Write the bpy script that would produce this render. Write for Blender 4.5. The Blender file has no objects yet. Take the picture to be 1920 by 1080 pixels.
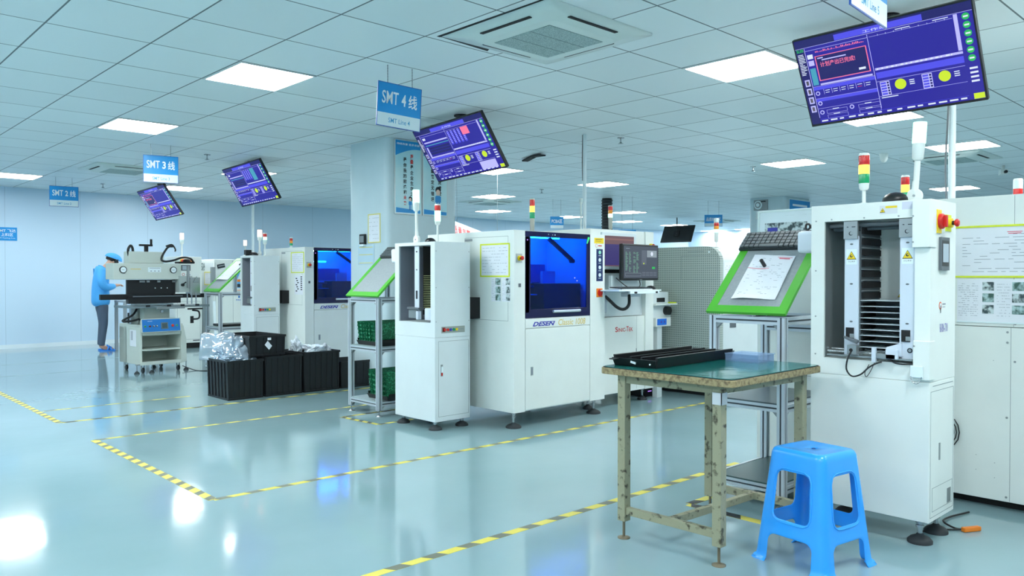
import bpy, bmesh, math, random
from mathutils import Vector, Matrix
from math import sin, cos, pi, radians as R
C = bpy.context.scene.collection
SC = bpy.context.scene
random.seed(4)

# ---------------------------------------------------------------- camera
EYE = 1.25
CEIL = 2.8068
TA, TB, GX, GY = 0.6195, 0.6893, 0.6290, 4.1058        # ceiling tile size and grid origin
cam_d = bpy.data.cameras.new('camera'); cam = bpy.data.objects.new('camera', cam_d); C.objects.link(cam)
cam_d.sensor_width = 36.0; cam_d.lens = 1475.07 / 1920 * 36.0
cam_d.clip_start = 0.05; cam_d.clip_end = 100
_yaw, _pitch = 0.813417, -0.0143142
cam.location = (0, 0, EYE); cam.rotation_euler = (pi / 2 + _pitch, 0, _yaw - pi / 2)
SC.camera = cam
SC.view_settings.view_transform = 'Standard'; SC.view_settings.look = 'None'
SC.view_settings.gamma = 1; SC.view_settings.use_curve_mapping = False
SC.view_settings.exposure = 0.0
w = bpy.data.worlds.new('world'); SC.world = w; w.use_nodes = True
w.node_tree.nodes['Background'].inputs[0].default_value = (0.6, 0.85, 0.9, 1)
w.node_tree.nodes['Background'].inputs[1].default_value = 0.3
LAMP_COLOR = (0.95, 1.0, 1.0); LAMP_POWER = 39.0

# ---------------------------------------------------------------- materials
MATS = {}
def lin(c):
    return tuple(((v / 255) / 12.92 if v / 255 <= 0.04045 else ((v / 255 + 0.055) / 1.055) ** 2.4) for v in c) + (1,)
def mat(name, col, rough=0.5, metal=0.0, spec=0.5, coat=0.0, noise=None, bump=0.0, bscale=40, alpha=1.0, trans=0.0):
    """col is sRGB 0..255; noise=(scale, sRGB second colour, low, high)"""
    if name in MATS: return MATS[name]
    m = bpy.data.materials.new(name); m.use_nodes = True; nt = m.node_tree
    b = nt.nodes['Principled BSDF']
    b.inputs['Base Color'].default_value = lin(col)
    b.inputs['Roughness'].default_value = rough; b.inputs['Metallic'].default_value = metal
    b.inputs['Specular IOR Level'].default_value = spec
    b.inputs['Coat Weight'].default_value = coat; b.inputs['Alpha'].default_value = alpha
    b.inputs['Transmission Weight'].default_value = trans
    tc = nt.nodes.new('ShaderNodeTexCoord')
    n = nt.nodes.new('ShaderNodeTexNoise'); n.inputs['Detail'].default_value = 5
    nt.links.new(tc.outputs['Object'], n.inputs['Vector'])
    if noise:
        sc, c2, lo, hi = noise
        n.inputs['Scale'].default_value = sc
        r = nt.nodes.new('ShaderNodeValToRGB'); r.color_ramp.elements[0].position = lo; r.color_ramp.elements[1].position = hi
        r.color_ramp.elements[0].color = lin(col); r.color_ramp.elements[1].color = lin(c2)
        nt.links.new(n.outputs['Fac'], r.inputs['Fac']); nt.links.new(r.outputs['Color'], b.inputs['Base Color'])
    else:
        n.inputs['Scale'].default_value = 6
        hs = nt.nodes.new('ShaderNodeMixRGB'); hs.blend_type = 'MULTIPLY'; hs.inputs[0].default_value = 1
        r = nt.nodes.new('ShaderNodeMapRange'); r.inputs['To Min'].default_value = 0.95; r.inputs['To Max'].default_value = 1.05
        nt.links.new(n.outputs['Fac'], r.inputs['Value'])
        hs.inputs[1].default_value = lin(col); nt.links.new(r.outputs[0], hs.inputs[2]); nt.links.new(hs.outputs[0], b.inputs['Base Color'])
    if bump:
        n2 = nt.nodes.new('ShaderNodeTexNoise'); n2.inputs['Scale'].default_value = bscale
        nt.links.new(tc.outputs['Object'], n2.inputs['Vector'])
        bp = nt.nodes.new('ShaderNodeBump'); bp.inputs['Strength'].default_value = bump; bp.inputs['Distance'].default_value = 0.01
        nt.links.new(n2.outputs['Fac'], bp.inputs['Height']); nt.links.new(bp.outputs[0], b.inputs['Normal'])
    MATS[name] = m; return m
def glow(name, col, power):
    if name in MATS: return MATS[name]
    m = bpy.data.materials.new(name); m.use_nodes = True; b = m.node_tree.nodes['Principled BSDF']
    b.inputs['Base Color'].default_value = (0.02, 0.02, 0.02, 1) if power < 3 else (.8, .8, .8, 1)
    b.inputs['Roughness'].default_value = 0.25; b.inputs['Specular IOR Level'].default_value = 0.25
    b.inputs['Emission Color'].default_value = lin(col); b.inputs['Emission Strength'].default_value = power
    MATS[name] = m; return m
def sheer(name, col, gloss=0.08, milk=0.0, milkcol=(230, 245, 250)):
    """thin clear sheet: tinted transparency, a little gloss and some milkiness"""
    if name in MATS: return MATS[name]
    m = bpy.data.materials.new(name); m.use_nodes = True; nt = m.node_tree
    for x in list(nt.nodes):
        if x.type != 'OUTPUT_MATERIAL': nt.nodes.remove(x)
    o = [x for x in nt.nodes][0]
    t = nt.nodes.new('ShaderNodeBsdfTransparent'); t.inputs[0].default_value = lin(col)
    g = nt.nodes.new('ShaderNodeBsdfGlossy'); g.inputs['Roughness'].default_value = 0.08
    d = nt.nodes.new('ShaderNodeBsdfDiffuse'); d.inputs[0].default_value = lin(milkcol)
    a = nt.nodes.new('ShaderNodeMixShader'); a.inputs[0].default_value = milk
    nt.links.new(t.outputs[0], a.inputs[1]); nt.links.new(d.outputs[0], a.inputs[2])
    b = nt.nodes.new('ShaderNodeMixShader'); b.inputs[0].default_value = gloss
    nt.links.new(a.outputs[0], b.inputs[1]); nt.links.new(g.outputs[0], b.inputs[2]); nt.links.new(b.outputs[0], o.inputs[0])
    MATS[name] = m; return m

WHITE = mat('machine_paint', (225, 232, 228), 0.32, spec=0.4)
WHITE2 = mat('machine_paint_cool', (212, 222, 224), 0.35, spec=0.4)
SEAM = mat('panel_gap', (120, 135, 138), 0.7)
DARK = mat('dark_void', (22, 26, 30), 0.6)
BLACKP = mat('black_plastic', (16, 18, 21), 0.38)
BLACKM = mat('black_matte', (13, 15, 18), 0.7)
GREYP = mat('grey_plastic', (92, 100, 106), 0.5)
GREYM = mat('grey_metal', (150, 158, 160), 0.35, metal=0.6)
STEEL = mat('steel', (175, 180, 182), 0.25, metal=0.9)
ALU = mat('aluminium_extrusion', (196, 206, 214), 0.36, metal=0.35)
ALUD = mat('extrusion_groove', (70, 78, 84), 0.5, metal=0.4)
RAILM = mat('pale_rail_plate', (205, 216, 228), 0.35)
RUBBER = mat('rubber_pad', (38, 44, 48), 0.7)
YEL = mat('yellow_plastic', (236, 205, 20), 0.4)
LIME = mat('lime_tape', (214, 226, 40), 0.45)
GREEN = mat('green_tape', (80, 180, 48), 0.4)
RED = mat('red_plastic', (205, 36, 30), 0.35)
ORANGE = mat('orange_plastic', (235, 130, 30), 0.4)
PAPER = mat('paper', (226, 231, 238), 0.8)
INK = mat('ink', (128, 138, 150), 0.8)
INKD = mat('dark_ink', (44, 50, 58), 0.8)
INKR = mat('red_ink', (222, 110, 130), 0.8)
INKB = mat('blue_ink', (60, 80, 165), 0.7)
PHOTO1 = mat('printed_photo', (60, 78, 82), 0.6, noise=(38, (196, 212, 214), 0.42, 0.58))
PHOTO2 = mat('printed_photo_green', (58, 92, 84), 0.6, noise=(30, (176, 204, 206), 0.42, 0.6))
SIGNB = mat('sign_blue', (20, 146, 216), 0.35)
SIGNBD = mat('sign_edge_blue', (34, 84, 168), 0.4)
SIGNW = mat('sign_white', (222, 236, 240), 0.4)
LETTER = mat('white_lettering', (240, 246, 250), 0.5)
LETBLU = mat('blue_lettering', (70, 160, 205), 0.5)
NAVY = mat('navy_lettering', (46, 52, 160), 0.4)
GOLD = mat('gold_lettering', (212, 190, 110), 0.4)
REDL = mat('red_lettering', (200, 60, 60), 0.4)

# ---------------------------------------------------------------- mesh builder
class M:
    def __init__(s): s.v = []; s.f = []; s.mi = []; s.mats = []; s.sm = []
    def _m(s, m):
        if m not in s.mats: s.mats.append(m)
        return s.mats.index(m)
    def add(s, vs, fs, m, smooth=False):
        o = len(s.v); k = s._m(m); s.v += [tuple(v) for v in vs]
        for f in fs: s.f.append([i + o for i in f]); s.mi.append(k); s.sm.append(smooth)
        return s
    def box(s, a, b, m):
        x0, y0, z0 = [min(p, q) for p, q in zip(a, b)]; x1, y1, z1 = [max(p, q) for p, q in zip(a, b)]
        return s.add([(x0,y0,z0),(x1,y0,z0),(x1,y1,z0),(x0,y1,z0),(x0,y0,z1),(x1,y0,z1),(x1,y1,z1),(x0,y1,z1)],
                     [(3,2,1,0),(4,5,6,7),(0,1,5,4),(1,2,6,5),(2,3,7,6),(3,0,4,7)], m)
    def slab(s, fr, a0, b0, a1, b1, m, t=0.002, off=0.0):
        """thin box on a frame (origin, right, up, normal) covering a0..a1 x b0..b1"""
        o, r, u, n = fr
        P = [o + r*a + u*b + n*d for d in (off, off + t) for a, b in ((a0,b0),(a1,b0),(a1,b1),(a0,b1))]
        return s.add(P, [(3,2,1,0),(4,5,6,7),(0,1,5,4),(1,2,6,5),(2,3,7,6),(3,0,4,7)], m)
    def obox(s, c, size, m, rot=None):
        h = [q / 2 for q in size]; P = []
        for dz in (-1, 1):
            for dx, dy in ((-1,-1),(1,-1),(1,1),(-1,1)):
                p = Vector((dx*h[0], dy*h[1], dz*h[2]))
                if rot is not None: p = rot @ p
                P.append(Vector(c) + p)
        return s.add(P, [(3,2,1,0),(4,5,6,7),(0,1,5,4),(1,2,6,5),(2,3,7,6),(3,0,4,7)], m)
    def cyl(s, p0, p1, r0, m, n=20, r1=None, cap=True):
        r1 = r0 if r1 is None else r1; p0, p1 = Vector(p0), Vector(p1); d = (p1 - p0).normalized()
        a = d.orthogonal().normalized(); b = d.cross(a)
        P = [p + (a*cos(2*pi*i/n) + b*sin(2*pi*i/n))*r for p, r in ((p0, r0), (p1, r1)) for i in range(n)]
        s.add(P, [(i, (i+1) % n, n + (i+1) % n, n + i) for i in range(n)], m, True)
        if cap: s.add(P, [tuple(range(n-1, -1, -1)), tuple(range(n, 2*n))], m)
        return s
    def lathe(s, base, prof, m, n=24, axis=(0,0,1)):
        """prof: list of (radius, height)"""
        d = Vector(axis).normalized(); a = d.orthogonal().normalized(); b = d.cross(a); base = Vector(base)
        P = [base + d*h + (a*cos(2*pi*i/n) + b*sin(2*pi*i/n))*r for r, h in prof for i in range(n)]
        k = len(prof)
        s.add(P, [(j*n+i, j*n+(i+1) % n, (j+1)*n+(i+1) % n, (j+1)*n+i) for j in range(k-1) for i in range(n)], m, True)
        s.add(P, [tuple(range(n-1, -1, -1)), tuple(range((k-1)*n, k*n))], m)
        return s
    def tube(s, pts, r, m, n=10, sub=6):
        pts = [Vector(p) for p in pts]
        if sub > 1 and len(pts) > 2:                            # Catmull-Rom
            q = [pts[0]*2 - pts[1]] + pts + [pts[-1]*2 - pts[-2]]; out = []
            for i in range(1, len(q)-2):
                a, b, c, d = q[i-1:i+3]
                for k in range(sub):
                    t = k / sub
                    out.append(0.5*((2*b) + (c-a)*t + (2*a-5*b+4*c-d)*t*t + (3*b-a-3*c+d)*t**3))
            pts = out + [pts[-1]]
        up = None; P = []
        for i, p in enumerate(pts):
            d = (pts[min(i+1, len(pts)-1)] - pts[max(i-1, 0)]).normalized()
            if up is None: up = d.orthogonal().normalized()
            up = (up - d*up.dot(d)).normalized(); b = d.cross(up)
            P += [p + (up*cos(2*pi*k/n) + b*sin(2*pi*k/n))*r for k in range(n)]
        K = len(pts)
        s.add(P, [(j*n+i, j*n+(i+1) % n, (j+1)*n+(i+1) % n, (j+1)*n+i) for j in range(K-1) for i in range(n)], m, True)
        s.add(P, [tuple(range(n-1, -1, -1)), tuple(range((K-1)*n, K*n))], m)
        return s
    def prism(s, poly, vec, m, smooth=False):
        n = len(poly); poly = [Vector(p) for p in poly]; vec = Vector(vec)
        return s.add(poly + [p + vec for p in poly], [tuple(range(n-1, -1, -1)), tuple(range(n, 2*n))] + [(i, (i+1) % n, n+(i+1) % n, n+i) for i in range(n)], m, smooth)
    def disc(s, fr, a, b, r, m, t=0.002, off=0.0, ry=None, n=24):
        o, rr, u, nn = fr; ry = ry or r
        return s.prism([o + rr*(a + r*cos(2*pi*i/n)) + u*(b + ry*sin(2*pi*i/n)) + nn*off for i in range(n)], nn*t, m)
    def ring(s, fr, a0, b0, a1, b1, wd, m, t=0.003, off=0.0):
        for q in ((a0,b0,a1,b0+wd),(a0,b1-wd,a1,b1),(a0,b0+wd,a0+wd,b1-wd),(a1-wd,b0+wd,a1,b1-wd)): s.slab(fr, *q, m, t, off)
        return s
    def text(s, fr, body, a0, b0, a1, b1, m, off=0.001, bold=0.0, shear=0.0):
        """lettering fitted into a0..a1 x b0..b1 of the frame"""
        vs, fs = glyphs(body, bold, shear)
        if not vs: return s
        xs = [p[0] for p in vs]; ys = [p[1] for p in vs]; x0, x1, y0, y1 = min(xs), max(xs), min(ys), max(ys)
        o, r, u, n = fr
        return s.add([o + r*(a0 + (x-x0)/(x1-x0)*(a1-a0)) + u*(b0 + (y-y0)/max(1e-6, y1-y0)*(b1-b0)) + n*off for x, y in vs], fs, m)
    def build(s, name, parent=None, bevel=0.0, subsurf=0, seg=2, fix=False):
        me = bpy.data.meshes.new(name); me.from_pydata(s.v, [], s.f)
        for m in s.mats: me.materials.append(m)
        for p, k, sm in zip(me.polygons, s.mi, s.sm): p.material_index = k; p.use_smooth = sm
        if fix:
            b = bmesh.new(); b.from_mesh(me); bmesh.ops.recalc_face_normals(b, faces=b.faces); b.to_mesh(me); b.free()
        me.update()
        o = bpy.data.objects.new(name, me); C.objects.link(o)
        if parent is not None: o.parent = parent
        if bevel:
            bv = o.modifiers.new('bevel', 'BEVEL'); bv.width = bevel; bv.segments = seg; bv.limit_method = 'ANGLE'; bv.angle_limit = R(40)
        if subsurf:
            sb = o.modifiers.new('subsurf', 'SUBSURF'); sb.levels = subsurf; sb.render_levels = subsurf
        return o
_G = {}
def glyphs(body, bold=0.0, shear=0.0):
    k = (body, bold, shear)
    if k not in _G:
        c = bpy.data.curves.new('lettering', 'FONT'); c.body = body; c.offset = bold; c.shear = shear; c.resolution_u = 3
        o = bpy.data.objects.new('lettering', c); C.objects.link(o)
        dg = bpy.context.evaluated_depsgraph_get(); me = bpy.data.meshes.new_from_object(o.evaluated_get(dg))
        _G[k] = ([(v.co.x, v.co.y) for v in me.vertices], [tuple(p.vertices) for p in me.polygons])
        bpy.data.objects.remove(o); bpy.data.curves.remove(c); bpy.data.meshes.remove(me)
    return _G[k]
V = Vector
def FX(x, y=0.0, z=0.0): return (V((x, y, z)), V((0,-1,0)), V((0,0,1)), V((-1,0,0)))     # a face that looks along -X; a = -(Y-y)
def FY(y, x=0.0, z=0.0): return (V((x, y, z)), V((1,0,0)), V((0,0,1)), V((0,-1,0)))      # a face that looks along -Y; a = X-x
def FZ(z, x=0.0, y=0.0): return (V((x, y, z)), V((1,0,0)), V((0,1,0)), V((0,0,1)))
def tag(o, label, cat, group=None, kind=None):
    o['label'] = label; o['category'] = cat
    if group: o['group'] = group
    if kind: o['kind'] = kind
    return o
def thing(name, label, cat, loc=(0,0,0), rotz=0.0, group=None):
    o = bpy.data.objects.new(name, None); C.objects.link(o); o.location = loc; o.rotation_euler = (0,0,rotz); o.empty_display_size = 0.1
    return tag(o, label, cat, group)
def struct(name, o): o.name = name; o['kind'] = 'structure'; return o
def at(o, x, y, z=0.0, rz=0.0): o.location = (x, y, z); o.rotation_euler = (0, 0, rz); return o
def copy_tree(o, parent=None):
    c = o.copy(); C.objects.link(c)
    if parent: c.parent = parent
    for ch in list(o.children): copy_tree(ch, c)
    return c
def doc(m, fr, a0, b0, a1, b1, rows=8, seed=1, ink=INK, pad=0.06, t=0.0006, off=0.0):
    """rows of small print as unreadable dashes"""
    rd = random.Random(seed); W, H = a1-a0, b1-b0
    for i in range(rows):
        b = b1 - H*pad - (i+0.5)*H*(1-2*pad)/rows; a = a0 + W*pad
        while a < a1 - W*pad:
            l = W*rd.uniform(0.03, 0.14)
            if rd.random() < 0.68: m.slab(fr, a, b - H*0.0045, min(a+l, a1-W*pad), b + H*0.0045, ink, t, off)
            a += l + W*0.03
exec_parts = []
# ---------------------------------------------------------------- room materials
def floor_mat():
    m = bpy.data.materials.new('epoxy_floor'); m.use_nodes = True; nt = m.node_tree; b = nt.nodes['Principled BSDF']
    tc = nt.nodes.new('ShaderNodeTexCoord')
    n = nt.nodes.new('ShaderNodeTexNoise'); n.inputs['Scale'].default_value = 0.7; n.inputs['Detail'].default_value = 6
    nt.links.new(tc.outputs['Object'], n.inputs['Vector'])
    r = nt.nodes.new('ShaderNodeValToRGB'); r.color_ramp.elements[0].position = 0.35; r.color_ramp.elements[1].position = 0.7
    r.color_ramp.elements[0].color = lin((128, 158, 164)); r.color_ramp.elements[1].color = lin((142, 169, 176))
    nt.links.new(n.outputs['Fac'], r.inputs['Fac']); nt.links.new(r.outputs['Color'], b.inputs['Base Color'])
    b.inputs['Roughness'].default_value = 0.09; b.inputs['Specular IOR Level'].default_value = 0.75
    n2 = nt.nodes.new('ShaderNodeTexNoise'); n2.inputs['Scale'].default_value = 3.0; n2.inputs['Detail'].default_value = 3
    nt.links.new(tc.outputs['Object'], n2.inputs['Vector'])
    bp = nt.nodes.new('ShaderNodeBump'); bp.inputs['Strength'].default_value = 0.12; bp.inputs['Distance'].default_value = 0.01
    nt.links.new(n2.outputs['Fac'], bp.inputs['Height']); nt.links.new(bp.outputs[0], b.inputs['Normal'])
    return m
def ceiling_mat():
    m = bpy.data.materials.new('ceiling_tiles'); m.use_nodes = True; nt = m.node_tree; b = nt.nodes['Principled BSDF']
    tc = nt.nodes.new('ShaderNodeTexCoord'); sp = nt.nodes.new('ShaderNodeSeparateXYZ'); nt.links.new(tc.outputs['Object'], sp.inputs[0])
    def mth(op, a, bb=None):
        q = nt.nodes.new('ShaderNodeMath'); q.operation = op
        for i, v in enumerate((a, bb)):
            if v is None: continue
            if isinstance(v, (int, float)): q.inputs[i].default_value = v
            else: nt.links.new(v, q.inputs[i])
        return q.outputs[0]
    cells = []; edges = []
    for ax, o0, st in ((0, GX, TA), (1, GY, TB)):
        u = mth('DIVIDE', mth('SUBTRACT', sp.outputs[ax], o0), st)
        cells.append(mth('FLOOR', u)); fr = mth('FRACT', u)
        edges.append(mth('MULTIPLY', mth('MINIMUM', fr, mth('SUBTRACT', 1.0, fr)), st))
    d = mth('MINIMUM', edges[0], edges[1])
    line = mth('LESS_THAN', d, 0.0055)
    cx = nt.nodes.new('ShaderNodeCombineXYZ'); nt.links.new(cells[0], cx.inputs[0]); nt.links.new(cells[1], cx.inputs[1])
    wn = nt.nodes.new('ShaderNodeTexWhiteNoise'); wn.noise_dimensions = '2D'; nt.links.new(cx.outputs[0], wn.inputs['Vector'])
    mr = nt.nodes.new('ShaderNodeMapRange'); mr.inputs['To Min'].default_value = 0.955; mr.inputs['To Max'].default_value = 1.03
    nt.links.new(wn.outputs['Value'], mr.inputs['Value'])
    mu = nt.nodes.new('ShaderNodeMixRGB'); mu.blend_type = 'MULTIPLY'; mu.inputs[0].default_value = 1; mu.inputs[1].default_value = lin((226, 236, 238))
    nt.links.new(mr.outputs[0], mu.inputs[2])
    mx = nt.nodes.new('ShaderNodeMixRGB'); nt.links.new(line, mx.inputs[0]); nt.links.new(mu.outputs[0], mx.inputs[1]); mx.inputs[2].default_value = lin((84, 100, 104))
    nt.links.new(mx.outputs[0], b.inputs['Base Color']); b.inputs['Roughness'].default_value = 0.42; b.inputs['Specular IOR Level'].default_value = 0.35
    return m
def wall_mat():
    m = bpy.data.materials.new('wall_panels'); m.use_nodes = True; nt = m.node_tree; b = nt.nodes['Principled BSDF']
    tc = nt.nodes.new('ShaderNodeTexCoord'); sp = nt.nodes.new('ShaderNodeSeparateXYZ'); nt.links.new(tc.outputs['Object'], sp.inputs[0])
    ad = nt.nodes.new('ShaderNodeMath'); ad.operation = 'ADD'; nt.links.new(sp.outputs[0], ad.inputs[0]); nt.links.new(sp.outputs[1], ad.inputs[1])
    fr = nt.nodes.new('ShaderNodeMath'); fr.operation = 'PINGPONG'; fr.inputs[1].default_value = 0.59; nt.links.new(ad.outputs[0], fr.inputs[0])
    lt = nt.nodes.new('ShaderNodeMath'); lt.operation = 'LESS_THAN'; lt.inputs[1].default_value = 0.004; nt.links.new(fr.outputs[0], lt.inputs[0])
    mx = nt.nodes.new('ShaderNodeMixRGB'); mx.inputs[1].default_value = lin((196, 220, 238)); mx.inputs[2].default_value = lin((170, 196, 214))
    nt.links.new(lt.outputs[0], mx.inputs[0]); nt.links.new(mx.outputs[0], b.inputs['Base Color'])
    b.inputs['Roughness'].default_value = 0.3; b.inputs['Specular IOR Level'].default_value = 0.4
    return m
WALL = wall_mat()
XA, XB, YA, YB = -4.0, 23.6, -6.0, 15.9
struct('floor', M().box((XA-.1, YA-.1, -0.1), (XB+.1, YB+.1, 0), floor_mat()).build('floor'))
struct('ceiling', M().box((XA-.1, YA-.1, CEIL), (XB+.1, YB+.1, CEIL+.1), ceiling_mat()).build('ceiling'))
for nm, a, b in (('wall_back', (XA, YB, 0), (XB, YB+.1, CEIL)), ('wall_front', (XA, YA-.1, 0), (XB, YA, CEIL)),
                 ('wall_right', (XB, YA, 0), (XB+.1, YB, CEIL)), ('wall_left', (XA-.1, YA, 0), (XA, YB, CEIL))):
    struct(nm, M().box(a, b, WALL).build(nm))
struct('baseboard_back', M().box((XA, YB-.012, 0), (XB, YB, .07), mat('skirting', (220, 232, 238), .4)).build('baseboard_back'))
# pillars
def pillar(name, x0, y0, x1, y1, r=0.07):
    P = []
    for cx, cy, a0 in ((x0+r, y0+r, 180), (x1-r, y0+r, 270), (x1-r, y1-r, 0), (x0+r, y1-r, 90)):
        P += [(cx + r*cos(R(a0 + k*15)), cy + r*sin(R(a0 + k*15)), 0) for k in range(7)]
    m = M(); n = len(P)
    m.add(P + [(x, y, CEIL) for x, y, z in P], [(i, (i+1) % n, n+(i+1) % n, n+i) for i in range(n)], WALLC, True)
    o = m.build(name); struct(name, o); return o
WALLC = mat('pillar_cladding', (196, 216, 222), 0.28, spec=0.4)
pillar('trim_1', 5.01, 7.32, 6.02, 8.12); pillar('trim_2', 14.2, 7.40, 15.3, 8.18, .12)

# ---------------------------------------------------------------- ceiling fittings
LGT = bpy.data.materials.new('lamp_panel'); LGT.use_nodes = True
_b = LGT.node_tree.nodes['Principled BSDF']; _b.inputs['Emission Color'].default_value = LAMP_COLOR + (1,); _b.inputs['Emission Strength'].default_value = LAMP_POWER
def cell(j, i): return (GX + TA*j, GY + TB*i)
def ceiling_light():
    t = thing('ceiling_light', 'x', 'ceiling light')
    hx, hy = TA/2 - .006, TB/2 - .006
    M().ring((V((0,0,0)), V((1,0,0)), V((0,1,0)), V((0,0,-1))), -hx, -hy, hx, hy, .016, mat('lamp_frame', (228, 232, 232), .4), .008, 0).build('frame', t)
    M().slab((V((0,0,0)), V((1,0,0)), V((0,1,0)), V((0,0,-1))), -hx+.016, -hy+.016, hx-.016, hy-.016, LGT, .005, 0).build('diffuser', t)
    return t
LIGHTS = [
 (3.5, 2.5, 'large bright square ceiling light panel left of the SMT 4 sign, nearest on that side'),
 (3.5, 6.5, 'bright square ceiling light panel directly above and left of the SMT 3 sign'),
 (7.5, -1.5, 'large ceiling light panel between the nearest ceiling air conditioner and the largest display'),
 (3.5, 14.5, 'bright ceiling light panel cut by the left edge of the photo near the back wall'),
 (7.5, 14.5, 'narrow looking ceiling light panel half hidden behind the SMT 3 sign'),
 (7.5, 10.5, 'ceiling light panel showing just behind the upper right of the line 3 display'),
 (11.7, -1.4, 'ceiling light panel showing under the lower edge of the largest display'),
 (15.5, 1.6, 'ceiling light panel above the near green edged stand, left of the tall stack lights'),
 (15.7, -1.4, 'ceiling light panel behind the thin pole at right, in front of the far air conditioner'),
 (23.5, 0.9, 'smaller far ceiling light panel behind the thin pole at right'),
 (11.5, 6.5, 'ceiling light panel showing at the lower right corner of the line 4 display'),
 (15.5, 6.5, 'bright ceiling light panel crossed by the white ceiling pole in the middle'),
 (15.5, 10.5, 'ceiling light panel beside the far left air conditioner, right of the pillar'),
 (19.2, 14.2, 'far ceiling light panel below the air conditioner right of the pillar'),
 (23.4, 14.2, 'far ceiling light panel behind the middle red, amber and green stack light'),
 (23.4, 11.3, 'upper of two far ceiling light panels right of the black duct'),
 (27.4, 14.2, 'lower of two far ceiling light panels right of the black duct'),
 (31.1, 14.2, 'far ceiling light panel right above the turned away black screen'),
 (36.6, 15.4, 'far ceiling light panel behind the stack light on the perforated machine'),
 (36.6, 13.5, 'farthest ceiling light panel beside the far pillar and blue hanging sign')]
proto = ceiling_light()
hid = [(x, y) for x in (-4.5, -.5) for y in (-9.5, -5.5, -1.5, 2.5, 6.5, 10.5)] + [(7.5, -5.5), (7.5, -9.5), (15.5, -9.5), (15.5, -5.5), (23.5, -5.5), (23.5, -9.5), (31.5, -6.5), (3.5, -5.5), (31.5, -1.5), (36.6, 10.0), (36.6, 6.5)]  # final pair added, hidden from view, to brighten the far wall
for k, (j, i, lb) in enumerate(LIGHTS + [(a, b, None) for a, b in hid]):
    o = proto if k == 0 else copy_tree(proto)
    x, y = cell(j, i); at(o, x, y, CEIL - .0005)
    o['label'] = lb or 'unseen square ceiling light panel'; o['group'] = 'square ceiling light panels' if lb else 'light panels outside the picture'
def aircon(x, y, rz, label, s=1.0):
    t = thing('ceiling_air_conditioner', label, 'air conditioner', (x, y, CEIL - .0005), rz, 'ceiling air conditioners')
    F = (V((0,0,0)), V((1,0,0)), V((0,1,0)), V((0,0,-1))); W = mat('aircon_white', (214, 226, 222), .4); h = .475*s
    m = M(); n = 48; P = []
    def rr(h, r, z):
        out = []
        for cx, cy, a0 in ((h-r, h-r, 0), (-h+r, h-r, 90), (-h+r, -h+r, 180), (h-r, -h+r, 270)):
            out += [V((cx + r*cos(R(a0+k*10)), cy + r*sin(R(a0+k*10)), -z)) for k in range(10)]
        return out
    rings = [rr(h, .02, 0), rr(h, .02, .012), rr(h-.10*s, .10, .022), rr(h-.14*s, .09, .045), rr(h-.155*s, .08, .048)]
    k = len(rings[0]); P = [p for q in rings for p in q]
    m.add(P, [(a*k+i, a*k+(i+1) % k, (a+1)*k+(i+1) % k, (a+1)*k+i) for a in range(4) for i in range(k)], W, True)
    m.add(rings[-1], [tuple(range(k))], W)
    m.build('cover_panel', t, fix=True)
    gm = mat('intake_grille', (128, 150, 150), .6, noise=(160, (176, 196, 194), .4, .6))
    g = M(); g.slab(F, -.245*s, -.245*s, .245*s, .245*s, gm, .004, .048)
    for q in (-.085, .085): g.slab(F, -.245*s, (q-.002)*s, .245*s, (q+.002)*s, SEAM, .001, .052)
    g.build('intake_grille', t)
    for a in range(4):
        f = R(90*a); r_ = V((cos(f), sin(f), 0)); u_ = V((-sin(f), cos(f), 0)); FF = (V((0,0,0)), r_, u_, V((0,0,-1)))
        m = M(); m.slab(FF, -.22*s, -.392*s, .22*s, -.335*s, BLACKM, .004, .0235)
        m.slab((V((0,0,-.028)), r_, (u_*cos(R(25)) + V((0,0,-1))*sin(R(25))), V((0,0,-1))), -.215*s, -.365*s, .215*s, -.335*s, W, .003, -.17*s)
        m.build('air_slot', t)
    return t
aircon(3.66, 3.53, 0, 'nearest square ceiling air conditioner with open louvres, at the top of the picture')
aircon(3.73, 12.1, 0, 'ceiling air conditioner left of the SMT 3 sign')
aircon(10.9, 12.2, 0, 'ceiling air conditioner just right of the pillar')
aircon(11.25, 3.55, 0, 'ceiling air conditioner behind the white pole at upper right')
aircon(19.2, 12.0, 0, 'farthest ceiling air conditioner above the stack light on the perforated machine')
# gap where a tile beside the near air conditioner sags
m = M(); m.prism([(3.17, 3.03, CEIL-.002), (3.19, 3.03, CEIL-.002), (3.185, 4.05, CEIL-.002), (3.16, 4.05, CEIL-.002)], (0,0,.0015), BLACKM)
m.prism([(3.16, 4.04, CEIL-.002), (3.62, 4.075, CEIL-.002), (3.6, 4.035, CEIL-.002)], (0,0,.0015), BLACKM)
tag(m.build('ceiling_gap'), 'dark open gap between tiles beside the nearest ceiling air conditioner', 'ceiling gap')
def sprinkler():
    m = M(); m.lathe((0,0,0), [(.04,0),(.036,-.008),(.012,-.010)], STEEL, 16); m.cyl((0,0,-.008), (0,0,-.05), .008, STEEL, 10)
    m.lathe((0,0,-.05), [(.012,0),(.016,-.012),(.03,-.016),(.03,-.02)], STEEL, 14); return m.build('sprinkler')
sp0 = sprinkler()
for k, (x, y, lb) in enumerate([(4.08, 9.97, 'ceiling sprinkler head between the SMT 3 sign and line 3 display'), (4.09, 14.3, 'small ceiling sprinkler head between the SMT 2 and SMT 3 signs'),
        (6.95, 5.58, 'ceiling sprinkler head right of the central ceiling pole'), (10.03, 9.84, 'ceiling sprinkler head left of the central ceiling pole, above a light panel'),
        (10.12, 5.75, 'ceiling sprinkler head left of a light panel, above the green framed stand')]):
    o = sp0 if k == 0 else sp0.copy()
    if k: C.objects.link(o)
    at(o, x, y, CEIL - .0005); tag(o, lb, 'sprinkler', 'ceiling sprinkler heads')
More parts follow.
